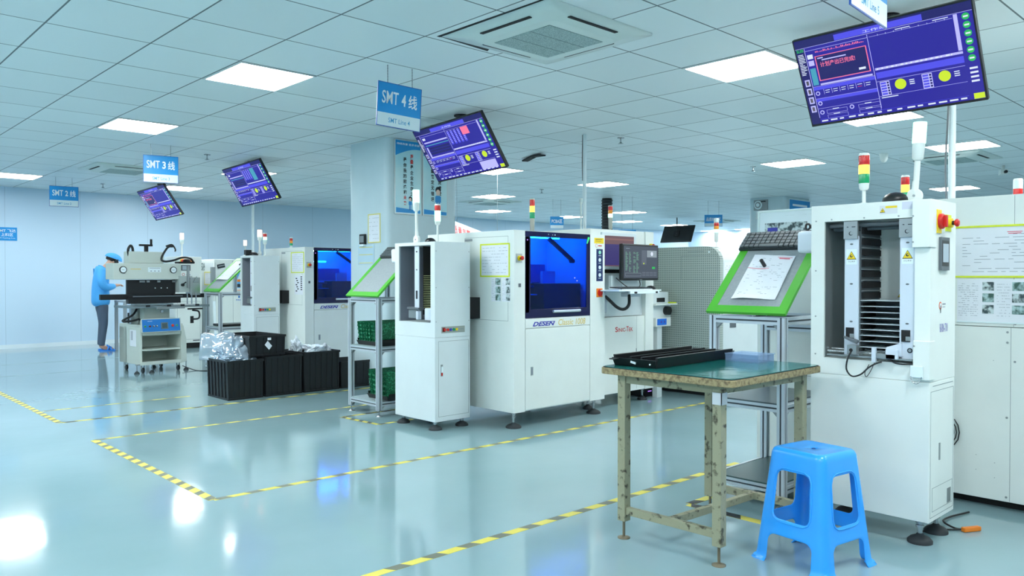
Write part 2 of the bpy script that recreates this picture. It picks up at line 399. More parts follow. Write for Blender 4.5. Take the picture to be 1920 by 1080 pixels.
m = M(); m.lathe((0,0,0), [(.055,0),(.055,-.015),(.05,-.03),(.045,-.07),(.028,-.10),(.004,-.112)], WHITE, 24)
tag(at(m.build('dome_camera'), 10.28, 4.02, CEIL-.0005), 'white dome shaped ceiling camera left of the white lit beacon', 'camera')
t = thing('security_camera', 'small white box camera on the ceiling at far right', 'camera', (12.6, 3.3, CEIL))
M().cyl((0,0,0), (0,0,-.06), .02, WHITE, 12).obox((0,0,-.09), (.2,.09,.07), WHITE, Matrix.Rotation(.4,3,'Z')).build('housing', t, .005)
M().cyl((-.09,-.05,-.1), (-.13,-.07,-.1), .022, BLACKP, 14).build('lens', t)
m = M(); m.obox((0,-.13,-.02), (.09,.28,.018), BLACKM, Matrix.Rotation(.08,3,'X')); m.obox((0,.13,-.02), (.09,.28,.018), BLACKM, Matrix.Rotation(-.08,3,'X')); m.cyl((0,0,0), (0,0,-.03), .02, BLACKM)
tag(at(m.build('access_antenna', bevel=.004), 7.17, 7.18, CEIL-.0005, R(-20)), 'black angled bracket mounted flat on the ceiling right of the line 4 display', 'ceiling bracket')

# ---------------------------------------------------------------- hanging signs
def hang_sign(number, W, H, x, y, z, rz, roll, label):
    t = thing('hanging_sign', label, 'sign', (x, y, z), rz, 'hanging line signs')
    t.rotation_euler = (0, roll, rz); t['category'] = 'sign'
    F = (V((0,-.004,0)), V((1,0,0)), V((0,0,1)), V((0,-1,0)))
    M().box((-W/2, -.004, -H/2), (W/2, .004, H/2), SIGNBD).build('backing', t)
    M().slab(F, -W/2+.005, -H/2+.31*H, W/2-.005, H/2-.005, SIGNB, .001).build('blue_field', t)
    M().slab(F, -W/2+.005, -H/2+.005, W/2-.005, -H/2+.31*H, SIGNW, .001).build('white_field', t)
    m = M(); m.text(F, 'SMT', -.40*W, .02*H, -.03*W, .31*H, LETTER, .002, .012); m.text(F, number, .04*W, .02*H, .14*W, .29*H, LETTER, .002, .03)
    m.text(F, '线', .20*W, -.01*H, .40*W, .31*H, LETTER, .002, .018); m.text(F, 'SMT Line ' + number, -.24*W, -.40*H, .25*W, -.29*H, LETBLU, .002, .006)
    m.build('lettering', t)
    inv = t.matrix_basis.inverted()
    for s in (-1, 1):
        top = Matrix.Translation(t.location) @ t.rotation_euler.to_matrix().to_4x4()
        a = V((s*W*.28, 0, H/2-.015)); wtop = top @ a; b = top.inverted() @ V((wtop.x - s*.0, wtop.y, CEIL-.0005))
        m = M(); n = 14
        for k in range(n):
            p = a.lerp(b, (k+.5)/n); m.obox(p, (.007 if k % 2 else .003, .003 if k % 2 else .007, (b-a).length/n*1.15), GREYM)
        m.build('chain', t)
    return t
hang_sign('4', .365, .325, 3.415, 4.83, 2.51, R(-7.1), R(3.0), 'blue and white hanging sign reading SMT 4, the largest fully visible one')
hang_sign('3', .3835, .319, 3.378, 9.6, 2.517, R(-12), 0, 'blue and white hanging sign reading SMT 3, left of the middle')
hang_sign('2', .40, .317, 3.383, 13.8, 2.508, R(-9), 0, 'small blue and white hanging sign reading SMT 2 near the back wall')
hang_sign('5', .434, .334, 3.40, 1.395, 2.516, R(3.5), 0, 'hanging sign reading SMT Line 5 cut by the top edge before the largest display')
t = thing('wall_sign', 'blue sign for the feeder area on the wall at the left edge', 'sign', (3.0, 15.9, 1.99))
F = FY(-.008)
M().box((-.16,-.008,-.115), (.16,0,.115), SIGNB).build('board', t)
M().text(F, 'SMT 飞达', -.13, .03, .14, .085, LETTER, .002, .01).text(F, '上料区', -.08, -.04, .10, .015, LETTER, .002, .01).text(F, 'SMT Feeding Area', -.13, -.085, .13, -.062, LETTER, .002).build('lettering', t)

# ---------------------------------------------------------------- suspended displays
SB = glow('screen_blue', (36, 24, 158), 1.0); SB2 = glow('screen_blue_bright', (80, 78, 235), 1.0); SBD = glow('screen_navy', (26, 20, 105), 1.0)
SP = glow('screen_lilac', (190, 190, 255), 1.0); SY = glow('screen_lime', (205, 235, 40), 1.0); SG = glow('screen_green', (40, 190, 90), 1.0)
SPK = glow('screen_pink', (250, 120, 160), 1.0); SW = glow('screen_white', (225, 235, 255), 1.0); SR = glow('screen_red', (200, 60, 110), 1.0); ST = glow('screen_teal', (70, 160, 190), 1.0)
def tv(name, label, c, yaw, tilt, roll, W, variant, pole_dx=0.0):
    H = W*9/16
    n = V((cos(yaw)*cos(tilt), sin(yaw)*cos(tilt), -sin(tilt))); rt = V((-sin(yaw), cos(yaw), 0)); up = n.cross(rt)
    r2 = rt*cos(roll) + up*sin(roll); u2 = -rt*sin(roll) + up*cos(roll)
    mt = Matrix((( r2.x, -n.x, u2.x, c[0]), (r2.y, -n.y, u2.y, c[1]), (r2.z, -n.z, u2.z, c[2]), (0,0,0,1)))
    t = thing(name, label, 'display', group='hanging displays'); t.matrix_world = mt
    M().box((-W/2, 0, -H/2), (W/2, .035, H/2), BLACKP).build('casing', t, .004)
    e = .010*W; F = FY(-.0005, -W/2+e, -H/2+e*1.6); w_, h_ = W-2*e, H-e*2.6
    M().slab(F, 0, 0, w_, h_, SB, .001).build('screen', t)
    m = M()
    def r(a, b, c_, d, mm, o=.0021): m.slab(F, a*w_, (1-d)*h_, c_*w_, (1-b)*h_, mm, .0004, o)      # top-down coordinates
    def ln(a, b, c_, d, mm=SP): r(a, b, c_, d, mm, .0022)
    r(0, 0, 1, .09, SBD, .0015); r(.25, .02, .75, .085, SB2, .0018); m.text(F, '工作站', .42*w_, .925*h_, .56*w_, .955*h_, SW, .003)
    ln(0, .09, 1, .094); r(0, .094, .055, 1, SBD, .0015); ln(.055, .1, .058, .93)
    if variant == 5:
        m.text(F, 'SL05', .006*w_, .865*h_, .05*w_, .90*h_, SG, .003, .02)
    rd = random.Random(variant)
    for k in range(14): r(.008, .16+k*.018, .008+rd.uniform(.02, .042), .168+k*.018, SW, .002)
    for k in range(4): r(.014, .46+k*.105, .046, .54+k*.105, SP, .002); r(.022, .475+k*.105, .038, .525+k*.105, mat('id_photo_tone', (120, 100, 110)), .0024)
    # top left panel
    r(.06, .13, .44, .545, SB, .0016); ln(.06, .13, .44, .134); ln(.44, .1, .443, .93)
    if variant in (5, 2):
        r(.11, .21, .425, .50, SPK, .0023); r(.116, .218, .419, .49, SBD, .0026)
        m.text(F, '计划产出已完成!', .135*w_, (1-.345)*h_, .35*w_, (1-.285)*h_, SPK, .0035, .012); m.slab(F, .125*w_, (1-.245)*h_, .16*w_, (1-.232)*h_, SP, .0004, .003); m.slab(F, .15*w_, (1-.27)*h_, .30*w_, (1-.257)*h_, SP, .0004, .003)
        m.slab(F, .36*w_, (1-.46)*h_, .40*w_, (1-.435)*h_, SW, .0004, .0032)
        ln(.11, .53, .43, .55); r(.065, .18, .10, .23, SW); r(.065, .25, .10, .31, SP); r(.065, .34, .10, .54, ST)
        for k in range(30): r(.12+k*.01, .165-.02*rd.random(), .126+k*.01, .17, SPK, .002)
    else:
        r(.08, .16, .12, .20, SW); r(.08, .24, .43, .265, SP); r(.08, .30, .43, .315, ST); r(.08, .34, .10, .53, SP); ln(.08, .53, .43, .55)
        for k in range(3): r(.11, .35+k*.05, .42, .39+k*.05, SBD)
    # top right panel
    ln(.45, .13, .9, .133)
    if variant in (3, 4):
        for k in range(5): r(.46+k*.05, .15, .49+k*.05, .40, SB2, .0018)
        for k in range(40): r(.46+(k % 5)*.05, .15+(k//5)*.03, .485+(k % 5)*.05, .158+(k//5)*.03, SP, .0021)
        r(.66, .14, .76, .28 if variant == 4 else .44, SPK if variant == 4 else ST, .0024)
    else:
        for k in range(9): r(.5+k*.045, .12, .502+k*.045, .135, SW)
        r(.6, .11, .68, .118, SW, .002); r(.8, .108, .88, .116, SW, .002)
    r(.905, .1, .925, .47, SP); ln(.45, .48, .925, .505)
    for k in range(16): r(.46+k*.027, .484, .46+k*.027+rd.uniform(.006, .02), .50, SW, .003)
    # dial band
    r(.45, .53, .925, .60, SB2, .0018); ln(.445, .63, .925, .634)
    for cx in (.575, .815): m.disc(F, cx*w_, (1-.70)*h_, .032*w_, SY, .0005, .003)
    for bx in (.46, .695):
        r(bx, .64, bx+.055, .80, SP, .002)
        for k in range(5): r(bx+.004, .65+k*.03, bx+.035, .67+k*.03, SB2, .0026); r(bx+.04, .65+k*.03, bx+.051, .67+k*.03, SBD, .0026)
    for bx in (.625, .865):
        for k in range(3): r(bx, .67+k*.022, bx+.028, .68+k*.022, SW, .002)
    ln(.445, .80, .925, .803); r(.455, .815, .55, .825, SW, .002)
    # lower left panels
    for y0 in (.56, .70): r(.06, y0, .44, y0+.04, SB2, .0017)
    ln(.06, .555, .44, .558); ln(.06, .70, .44, .703); ln(.06, .82, .44, .823)
    for k in range(6): ln(.12+k*.05, .60, .122+k*.05, .66); r(.13+k*.05, .615, .158+k*.05, .622, SW, .002); r(.13+k*.05, .64, .155+k*.05, .647, SW if k != 4 else SR, .002)
    for cx, cy in ((.08, .64), (.08, .76), (.08, .87), (.27, .86)): m.disc(F, cx*w_, (1-cy)*h_, .014*w_, SP, .0004, .0022); m.disc(F, cx*w_, (1-cy)*h_, .008*w_, SB, .0004, .0028)
    for x0_, y0_ in ((.11, .85), (.11, .91), (.31, .85), (.31, .91)):
        m.ring((F[0]+V((0,-.002,0)), F[1], F[2], F[3]), x0_*w_, (1-y0_-.045)*h_, (x0_+.13)*w_, (1-y0_)*h_, .0015, SP, .0004)
        r(x0_+.04, y0_-.008, x0_+.08, y0_+.001, SW, .0028)
    ln(.06, .95, .92, .953, SB2)
    for k in range(15): r(.065+k*.058, .965, .065+k*.058+rd.uniform(.025, .045), .982, SW, .002)
    for k in range(6): m.disc(F, .965*w_, (1-.14-k*.085)*h_, .019*w_, SG, .0004, .0022, n=20); r(.953, .132+k*.085, .977, .148+k*.085, SW, .003)
    for k in range(4): r(.945, .66+k*.045, .985, .68+k*.045, SW, .002)
    r(.945, .935, 1.0, .995, SY, .003)
    if variant == 4: r(.70, .82, .92, .97, SP, .0035)
    m.build('screen_graphics', t)
    back = mt @ V((0, .05, 0)); topz = CEIL - .0005; inv = mt.inverted()
    b = M(); b.box((-.14, .035, -.10), (.14, .05, .10), BLACKM); b.tube([inv @ V((back.x, back.y, topz)), inv @ back], .018, BLACKM, sub=1)
    b.tube([inv @ V((back.x, back.y, back.z+.06)), V((0,.05,-.08))], .012, BLACKM, sub=1)
    tp = V((back.x, back.y, topz)); b.tube([inv @ tp, inv @ (tp - V((0,0,.012)))], .07, BLACKM, n=16, sub=1)
    b.build('ceiling_mount', t)
    return t
k5 = .84
def near(c): return (c[0]*k5, c[1]*k5, EYE + (c[2]-EYE)*k5)
tv('display', 'largest hanging display with blue screen and pink message, upper right', near((5.75,2.25,2.72)), R(180.7), R(28.5), R(.8), 1.02, 5)
tv('display', 'hanging display with blue screen and lilac note box, right of the SMT 4 sign', near((5.75,6.98,2.71)), R(182.5), R(33.2), R(3.5), 1.02, 4)
tv('display', 'hanging display with blue screen and teal column, between the SMT 3 sign and the pillar', near((5.64,12.09,2.74)), R(184.7), R(30), R(3.2), 1.02, 3)
tv('display', 'smallest hanging display, just below the SMT 3 sign', near((5.69,16.27,2.72)), R(186.1), R(33.3), R(3.4), 1.02, 2)
# ---------------------------------------------------------------- floor marking tape
TY = mat('tape_yellow', (214, 202, 84), .45); TK = mat('tape_dark', (104, 110, 96), .5); TKD = mat('tape_black', (38, 42, 40), .5)
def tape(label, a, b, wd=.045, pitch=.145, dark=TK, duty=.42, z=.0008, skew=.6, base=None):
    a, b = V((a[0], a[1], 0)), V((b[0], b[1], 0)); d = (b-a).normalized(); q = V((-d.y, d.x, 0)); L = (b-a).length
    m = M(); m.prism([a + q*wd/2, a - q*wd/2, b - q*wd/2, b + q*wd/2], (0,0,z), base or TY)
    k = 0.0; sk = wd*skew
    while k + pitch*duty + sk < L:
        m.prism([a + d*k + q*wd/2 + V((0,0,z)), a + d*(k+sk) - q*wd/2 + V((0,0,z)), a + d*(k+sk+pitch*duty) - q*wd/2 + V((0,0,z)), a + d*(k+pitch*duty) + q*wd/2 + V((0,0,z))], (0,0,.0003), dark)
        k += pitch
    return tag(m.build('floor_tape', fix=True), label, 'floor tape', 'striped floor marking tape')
tape('long striped floor tape nearest the camera, running past the wooden edged table', (1.5, 2.785), (4.72, 2.785), .05, .20)
tape('striped floor tape along the front of the middle machine line', (1.80, 4.34), (6.9, 4.34), .045, .19)
tape('short striped floor tape joining two long ones at lower left of the middle bay', (1.80, 4.34), (1.80, 6.55), .055, .145)
tape('striped floor tape behind the middle bay, passing left of the green edged stand', (1.80, 6.55), (5.0, 6.55), .04, .19)
tape('striped floor tape in front of the black crates', (1.82, 7.53), (4.95, 7.53), .045, .22, TKD)
tape('striped floor tape leaving the left edge of the picture', (1.80, 7.53), (1.80, 10.6), .055, .145)
tape('thin striped floor tape ending at the left end of the black crates', (1.84, 8.29), (3.2, 8.29), .035, .22)
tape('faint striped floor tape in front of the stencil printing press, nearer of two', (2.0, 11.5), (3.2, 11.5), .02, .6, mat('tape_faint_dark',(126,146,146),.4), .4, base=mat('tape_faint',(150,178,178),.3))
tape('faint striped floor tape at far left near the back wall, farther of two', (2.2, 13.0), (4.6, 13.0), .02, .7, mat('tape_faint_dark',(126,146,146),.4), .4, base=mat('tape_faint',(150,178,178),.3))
tape('short striped floor tape under the stand with green circuit board crates', (3.70, 6.12), (3.74, 5.60), .045, .12, TKD)
tape('black and yellow floor tape behind the white feet of the middle machine, beside its stand', (3.72, 6.12), (4.9, 6.12), .04, .2, TKD)
tape('black and yellow floor tape in front of the middle stand leading to the loader foot', (3.74, 5.60), (4.1, 5.60), .035, .16, TKD)
tape('short black and yellow floor tape seen between the legs of the worn table', (3.66, 2.46), (3.66, 1.98), .06, .2, TKD, .5)
tape('black and yellow floor tape under the near green edged stand', (3.67, 2.46), (4.1, 2.46), .05, .2, TKD)
m = M(); m.prism([(4.35, 7.05, .0005), (4.55, 7.05, .0005), (4.75, 6.98, .0005), (4.5, 6.94, .0005)], (0,0,.0005), mat('floor_green', (60, 150, 120), .4))
tag(m.build('floor_marker'), 'small green arrow marker on the floor right of the black crates', 'floor marker')

# ---------------------------------------------------------------- signal towers and feet
AMB_ON = glow('amber_lit', (255, 190, 80), 2.6); GRN_ON = glow('green_lit', (150, 255, 215), 3.0); RED_ON = glow('red_lit', (255, 214, 196), 2.5); GRN2 = glow('green_glow', (185, 255, 225), 2.2)
LR = mat('red_lens', (206, 38, 34), .2, coat=.5); LA = mat('amber_lens', (240, 150, 40), .2, coat=.5); LG = mat('green_lens', (20, 160, 100), .2, coat=.5); CLR = mat('clear_lens', (210, 226, 224), .15)
def tower(parent, x, y, z0, z1, segs, r=.028, seg_h=.05, pole_r=.009, cap=True, tilt=(0,0), base=WHITE, knob=False, baseh=.06):
    """stack light: pole from z0, coloured segments ending at z1"""
    e = bpy.data.objects.new('signal_tower', None); C.objects.link(e); e.parent = parent
    H = z1 - z0; top = V((x + tilt[0], y + tilt[1], z1)); bot = V((x, y, z0)); d = (top-bot).normalized()
    n = len(segs); zs = H - n*seg_h - (.012 if cap else 0)
    m = M(); m.cyl(bot, bot + d*(zs-baseh), pole_r, base, 12); m.lathe(bot + d*(zs-baseh), [(r*.6,0),(r*.85,.01),(r*.92,baseh)], base, 20, d); m.lathe(bot, [(.03,0),(.03,.008),(.012,.015)], base, 16)
    if knob: m.cyl(bot + V((-.012,0,.03)), bot + V((.012,0,.03)), .034, base, 20); m.cyl(bot + V((-.016,0,.03)), bot + V((-.012,0,.03)), .006, GREYM, 10); m.lathe(bot + V((0,0,.05)), [(.016,0),(.013,.05)], base, 12, d)
    if cap: m.lathe(bot + d*(H-.012), [(r,0),(r,.006),(r*.8,.012)], base, 20, d)
    m.build('pole', e)
    for k, s in enumerate(segs):
        M().lathe(bot + d*(zs + k*seg_h), [(r*.97,0),(r,.004),(r,seg_h-.004),(r*.97,seg_h)], s, 20, d).build('lamp_lens', e)
    return e
def foot(parent, x, y, ztop, r=.055):
    m = M(); m.cyl((x,y,.03), (x,y,ztop+.01), .011, STEEL, 12); m.cyl((x,y,ztop*.62), (x,y,ztop*.62+.012), .018, STEEL, 6); m.cyl((x,y,ztop*.8), (x,y,ztop*.8+.01), .02, STEEL, 6)
    m.lathe((x,y,0), [(r,0),(r,.012),(r*.75,.026),(r*.35,.036),(.012,.045)], RUBBER, 28); return m.build('levelling_foot', parent)
def dome(parent, x, y, z, r=.045):
    m = M(); m.lathe((x,y,z), [(r*.9,0),(r,.01),(r*.95,.025),(r*.75,.04),(r*.4,.05),(.004,.053)], BLACKP, 24); return m.build('beacon_dome', parent)
def screw(m, fr, a, b, r=.004): m.disc(fr, a, b, r, GREYM, .002, 0, n=10)
def warning(parent, fr, a, b, s, name='warning_label'):
    m = M(); o, r, u, n = fr
    def tri(k, mm, off): m.prism([o + r*(a + x*s*k) + u*(b + (y-.05)*s*k) + n*off for x, y in ((-.5,-.38),(.5,-.38),(0,.48))], n*.0005, mm)
    tri(1.0, INKD, .0008); tri(.84, YEL, .0014); m.disc(fr, a, b-.06*s, .15*s, INKD, .0005, .002); m.disc(fr, a+.05*s, b-.03*s, .08*s, YEL, .0005, .0026)
    return m.build(name, parent)
def paper_sheet(parent, fr, a0, b0, a1, b1, seed, photos=(), name='notice_sheet', rows=14, frame=None, wd=.012, curl=0):
    if frame: M().ring(fr, a0, b0, a1, b1, wd, frame, .004).build('notice_frame', parent); p = wd*.6
    else: p = 0
    m = M(); m.slab(fr, a0+p, b0+p, a1-p, b1-p, PAPER, .0012)
    doc(m, fr, a0+p, b0+p, a1-p, b1-p, rows, seed, off=.0013)
    for (pa, pb, pc, pd) in photos: m.slab(fr, a0+(a1-a0)*pa, b0+(b1-b0)*pb, a0+(a1-a0)*pc, b0+(b1-b0)*pd, PHOTO1 if (seed+len(m.v)) % 2 else PHOTO2, .0006, .0022)
    return m.build(name, parent)
def stop_button(parent, fr, a, b, s=.03, plate=None):
    m = M(); o, r, u, n = fr
    if plate: m.slab(fr, a-s*1.2, b-s*1.3, a+s*1.2, b+s*1.3, plate, .004)
    c = o + r*a + u*b
    m.cyl(c, c + n*.02, s*.75, YEL, 18); m.cyl(c + n*.02, c + n*.035, s*.35, BLACKP, 14); m.lathe(c + n*.03, [(s*.4,0),(s*.62,.006),(s*.62,.014),(s*.4,.019)], RED, 20, n)
    return m.build('emergency_stop', parent)

# ---------------------------------------------------------------- aluminium stands with sloped board
def profile(m, p0, p1, w=.04):
    p0, p1 = V(p0), V(p1); d = (p1-p0).normalized()
    a = V((1,0,0)) if abs(d.x) < .6 else V((0,0,1)); a = (a - d*a.dot(d)).normalized(); b = d.cross(a); h = w/2; g = w*.12; dp = w*.14; poly = []
    for k in range(4):
        f = k*pi/2; c_, s_ = cos(f), sin(f)
        for x, y in ((h, -h), (h, -g), (h-dp, -g), (h-dp, g), (h, g)):
            poly.append((a*(x*c_ - y*s_) + b*(x*s_ + y*c_)))
    m.prism([p0 + q for q in poly], p1 - p0, ALU); 
    for k in range(4):
        f = k*pi/2; n = a*cos(f) + b*sin(f); t_ = -a*sin(f) + b*cos(f); o = p0 + n*(h-dp+.0005)
        m.prism([o - t_*g*.9, o + t_*g*.9, o + t_*g*.9 + (p1-p0), o - t_*g*.9 + (p1-p0)], n*.0008, ALUD)
def stand(label, x0, y0, y1, D, zb, zt, xt, mid, low, midtop, lowtop, w=.042, brd=.05, doc_on=None):
    """stand whose front legs stand at x0 between y0 and y1; board rises from (x0, zb) to (xt, zt)"""
    t = thing('aluminium_stand', label, 'stand', (x0, (y0+y1)/2, 0)); hw = (y1-y0)/2; h = w/2
    for sx, sy in ((0,-1),(0,1),(1,-1),(1,1)):
        x = h if sx == 0 else D-h; y = sy*(hw-h); top = zb-.03 if sx == 0 else zb - .02
        m = M(); profile(m, (x,y,.055), (x,y,top), w); m.build('leg', t)
        m = M(); m.cyl((x,y,.012), (x,y,.06), .006, STEEL, 10); m.lathe((x,y,0), [(.03,0),(.03,.005),(.008,.015)], STEEL, 18); m.build('levelling_foot', t)
    for z in (zb-.05, mid-.02, low-.02):
        for sy in (-1, 1): m = M(); profile(m, (w, sy*(hw-h), z), (D-w, sy*(hw-h), z), w*.95); m.build('rail', t)
        for x in (h, D-h): m = M(); profile(m, (x, -hw+w, z), (x, hw-w, z), w*.95); m.build('rail', t)
        for sx in (0, 1):
            for sy in (-1, 1):
                x = w if sx == 0 else D-w; y = sy*(hw-w); dx = 1 if sx == 0 else -1
                m = M(); m.prism([(x, sy*(hw-h)-.012, z-h), (x+dx*.03, sy*(hw-h)-.012, z-h), (x, sy*(hw-h)-.012, z-h-.03)], (0,.024,0), GREYM)
                m.build('corner_bracket', t); m = M(); m.prism([(h-.012 if sx == 0 else D-h-.012, y, z-h), (h-.012 if sx == 0 else D-h-.012, y-sy*.03, z-h), (h-.012 if sx == 0 else D-h-.012, y, z-h-.03)], (.024,0,0), GREYM)
                m.build('corner_bracket', t)
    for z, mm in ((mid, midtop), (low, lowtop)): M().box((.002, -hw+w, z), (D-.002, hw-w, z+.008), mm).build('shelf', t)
    # board
    p = V((-.005, 0, zb-.018)); s = V((xt-x0, 0, zt-zb)); L = s.length; u = s.normalized(); n = u.cross(V((0,1,0))); n = -n if n.z < 0 else n
    fr = (p, V((0,-1,0)), u, n)
    M().slab(fr, -hw-.01, 0, hw+.01, L+.02, mat('board_grey', (142, 152, 156), .55, noise=(60, (150, 160, 163), .35, .65)), .016).build('sloped_board', t)
    m = M(); m.ring((p, fr[1], fr[2], fr[3]), -hw-.0105, 0, hw+.0105, L+.021, brd, GREEN, .0015, .016)
    for sa in (-1, 1): m.slab((p, fr[1], fr[2], fr[3]), sa*(hw+.0102), -.001, sa*(hw+.012), L+.02, GREEN, .0175)
    m.slab((p, fr[1], fr[2], fr[3]), -hw-.012, -.002, hw+.012, 0, GREEN, .0175); m.build('green_edging', t)
    for sy in (-1, 1): m = M(); q = p + V((D*.0+s.x*.92, sy*(hw-h), s.z*.92 - .01)); profile(m, (q.x, q.y, zb-.05), (q.x, q.y, q.z - .008), w*.9); m.build('board_support', t)
    m = M(); profile(m, (D-h, -hw+w, zb-.12), (D-h, hw-w, zb-.12), w); m.build('rail', t)
    off = V((x0, (y0+y1)/2, 0))
    return t, (p + off + n*.0175, fr[1], u, n), L, hw
def keyboard(label, fr, a0, b0, a1, b1, rows=5, cols=16, body=BLACKP, keym=None, th=.02):
    o, r, u, n = fr; W, H = a1-a0, b1-b0; c = o + r*(a0+a1)/2 + u*(b0+b1)/2
    t = thing('keyboard', label, 'keyboard', c); f0 = (V((0,0,0)), r, u, n)
    M().slab(f0, -W/2, -H/2, W/2, H/2, body, th*.6).build('case', t, .003)
    km = keym or mat('key_caps', (52, 58, 62), .35); m = M(); kw = (W-.012)/cols; kh = (H-.012)/rows
    for i in range(rows):
        j = 0; rd = random.Random(i)
        while j < cols:
            l = 4 if (i == 0 and j == 4) else 1
            m.slab(f0, -W/2+.006+j*kw+kw*.09, -H/2+.006+i*kh+kh*.1, -W/2+.006+(j+l)*kw-kw*.09, -H/2+.006+(i+1)*kh-kh*.1, km, th*.4, th*.6); j += l
    m.build('keys', t); return t
MATG = mat('green_mat', (16, 102, 98), .12, spec=.9, noise=(3, (30, 122, 114), .35, .7), bump=.22, bscale=8)
DECK = mat('shelf_deck', (150, 168, 170), .3)
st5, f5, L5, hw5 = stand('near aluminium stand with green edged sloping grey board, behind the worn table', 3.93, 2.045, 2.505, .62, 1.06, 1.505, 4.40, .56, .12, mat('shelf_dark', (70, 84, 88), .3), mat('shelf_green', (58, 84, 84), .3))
st4, f4, L4, hw4 = stand('aluminium stand with green edged board holding green circuit boards, left of the middle loader', 3.93, 5.885, 6.385, .62, 1.085, 1.53, 4.40, .615, .13, DECK, DECK)
st3, f3, L3, hw3 = stand('far aluminium stand with sloping board behind the black crates', 4.42, 10.42, 10.90, .62, 1.06, 1.505, 4.89, .56, .12, DECK, DECK)
# papers and things on the near board
def loose_sheet(label, fr, pts, seed, name='paper_sheet', red=False, ncurl=.012):
    """pts: four (a, b) corners TL TR BR BL on a frame"""
    o, r, u, n = fr; c = o + r*sum(p[0] for p in pts)/4 + u*sum(p[1] for p in pts)/4
    t = thing(name, label, 'paper', c); m = M(); N = 10
    def P(s, v, off=0): 
        a = (pts[0][0]*(1-s) + pts[1][0]*s)*(1-v) + (pts[3][0]*(1-s) + pts[2][0]*s)*v; b = (pts[0][1]*(1-s) + pts[1][1]*s)*(1-v) + (pts[3][1]*(1-s) + pts[2][1]*s)*v
        z = .002 + ncurl*(max(0, v-.8)/.2)**2*(.5+.5*sin(s*5)) + .004*(s-.5)**2*4*max(0, .3-v) + .002*sin(s*7+v*3)**2
        return o + r*a + u*b + n*(z+off) - c
    vs = [P(i/N, j/N) for j in range(N+1) for i in range(N+1)]
    vs2 = [P(i/N, j/N, .0008) for j in range(N+1) for i in range(N+1)]; K = len(vs)
    fs = [(j*(N+1)+i, j*(N+1)+i+1, (j+1)*(N+1)+i+1, (j+1)*(N+1)+i) for j in range(N) for i in range(N)]
    m.add(vs + vs2, fs + [tuple(q+K for q in reversed(f)) for f in fs] + [(i, i+1, K+i+1, K+i) for i in range(N)] + [(N*(N+1)+i, N*(N+1)+i+1, K+N*(N+1)+i+1, K+N*(N+1)+i) for i in range(N)], PAPER)
    m.build('sheet', t, fix=True)
    rd = random.Random(seed); m = M()
    def q(s0, v0, s1, v1, mm): 
        a, b, c_, d = P(s0,v0,.0015), P(s1,v0,.0015), P(s1,v1,.0015), P(s0,v1,.0015); m.add([a,b,c_,d], [(0,1,2,3)], mm)
    for k in range(22):
        v = .08 + k*.038; s = .08
        while s < .9:
            l = rd.uniform(.02, .1)
            if rd.random() < .3: q(s, v, min(s+l, .92), v+.006, INK)
            s += l + .04
    if red: 
        q(.6, .04, .95, .05, INKR); q(.65, .06, .9, .085, INKR)
        for k in range(8): q(.0+k*.065, .30+.012*sin(k*.45), .065+k*.065, .312+.012*sin(k*.45), INKR)
    m.build('print', t); return t
def A5(y): return -(y - 2.275)
loose_sheet('crumpled printed paper sheet pinned on the near sloping board', f5, [(A5(2.401), .471), (A5(2.139), .451), (A5(2.129), .10), (A5(2.395), .095)], 3, red=True)
o, r_, u_, n_ = f5; cpt = o + r_*A5(2.297) + u_*.369
tag(at(M().cyl((0,0,0), V(n_)*.05 - u_*.006, .011, BLACKP, 16).build('magnet_pin'), *(cpt + n_*.006)), 'black cylindrical magnet holding the paper on the near sloping board', 'magnet')
keyboard('black keyboard with grey keys lying at the top of the near sloping board', f5, A5(2.522), .508, A5(2.10), .655, 5, 13, mat('keyboard_case', (40,46,50), .4), mat('key_grey', (84, 92, 96), .35), .03)
t = thing('white_holder', 'white plastic holder with scissors at the upper right of the near sloping board', 'holder', (4.17, 2.02, 1.38))
wp = mat('white_plastic_box', (222, 230, 240), .3)
m = M(); m.prism([(-.05,-.045,.0),(.05,-.045,.0),(.055,-.05,.12),(-.06,-.05,.12)], (0,.10,0), wp)
bb = m.build('holder_box', t, .018, seg=3)
for k, y in enumerate((-.02, .015)):
    m = M(); m.tube([(0, y, .08), (.0, y, .125), (.0, y-.012, .14), (0, y-.008, .158), (0, y+.008, .158), (0, y+.012, .14), (0, y, .125)], .006, BLACKP, 8); m.build('scissor_handle', t)
# middle stand keyboard, holder, green board crates
def A4(y): return -(y - 6.135)
keyboard('black keyboard at the top of the middle sloping board, half behind the loader', f4, A4(6.36), .50, A4(5.97), .64, 5, 13, mat('keyboard_case', (40,46,50), .4), mat('key_grey', (84, 92, 96), .35), .03)
t = thing('white_holder', 'white plastic holder beside the middle loader, left of its opening', 'holder', (4.0, 5.66, 1.37))
M().prism([(-.05,-.045,.0),(.05,-.045,.0),(.055,-.05,.12),(-.06,-.05,.12)], (0,.10,0), wp).build('holder_box', t, .018, seg=3)
M().cyl((0,.03,.0), (.08,.03,-.03), .012, ALU, 10).build('mount', t)
m = M(); o, r_, u_, n_ = f4; m.cyl((0,0,.008), V(u_)*(-.05) + n_*.004 + r_*.03 + V((0,0,.01)), .007, BLACKP, 10)
tag(at(m.build('marker_pen'), *(o + r_*A4(6.02) + u_*.44 + n_*.004)), 'short black pen on the middle sloping board', 'pen')
PCBG = mat('circuit_board_green', (14, 96, 62), .35, noise=(70, (60, 160, 116), .5, .62))
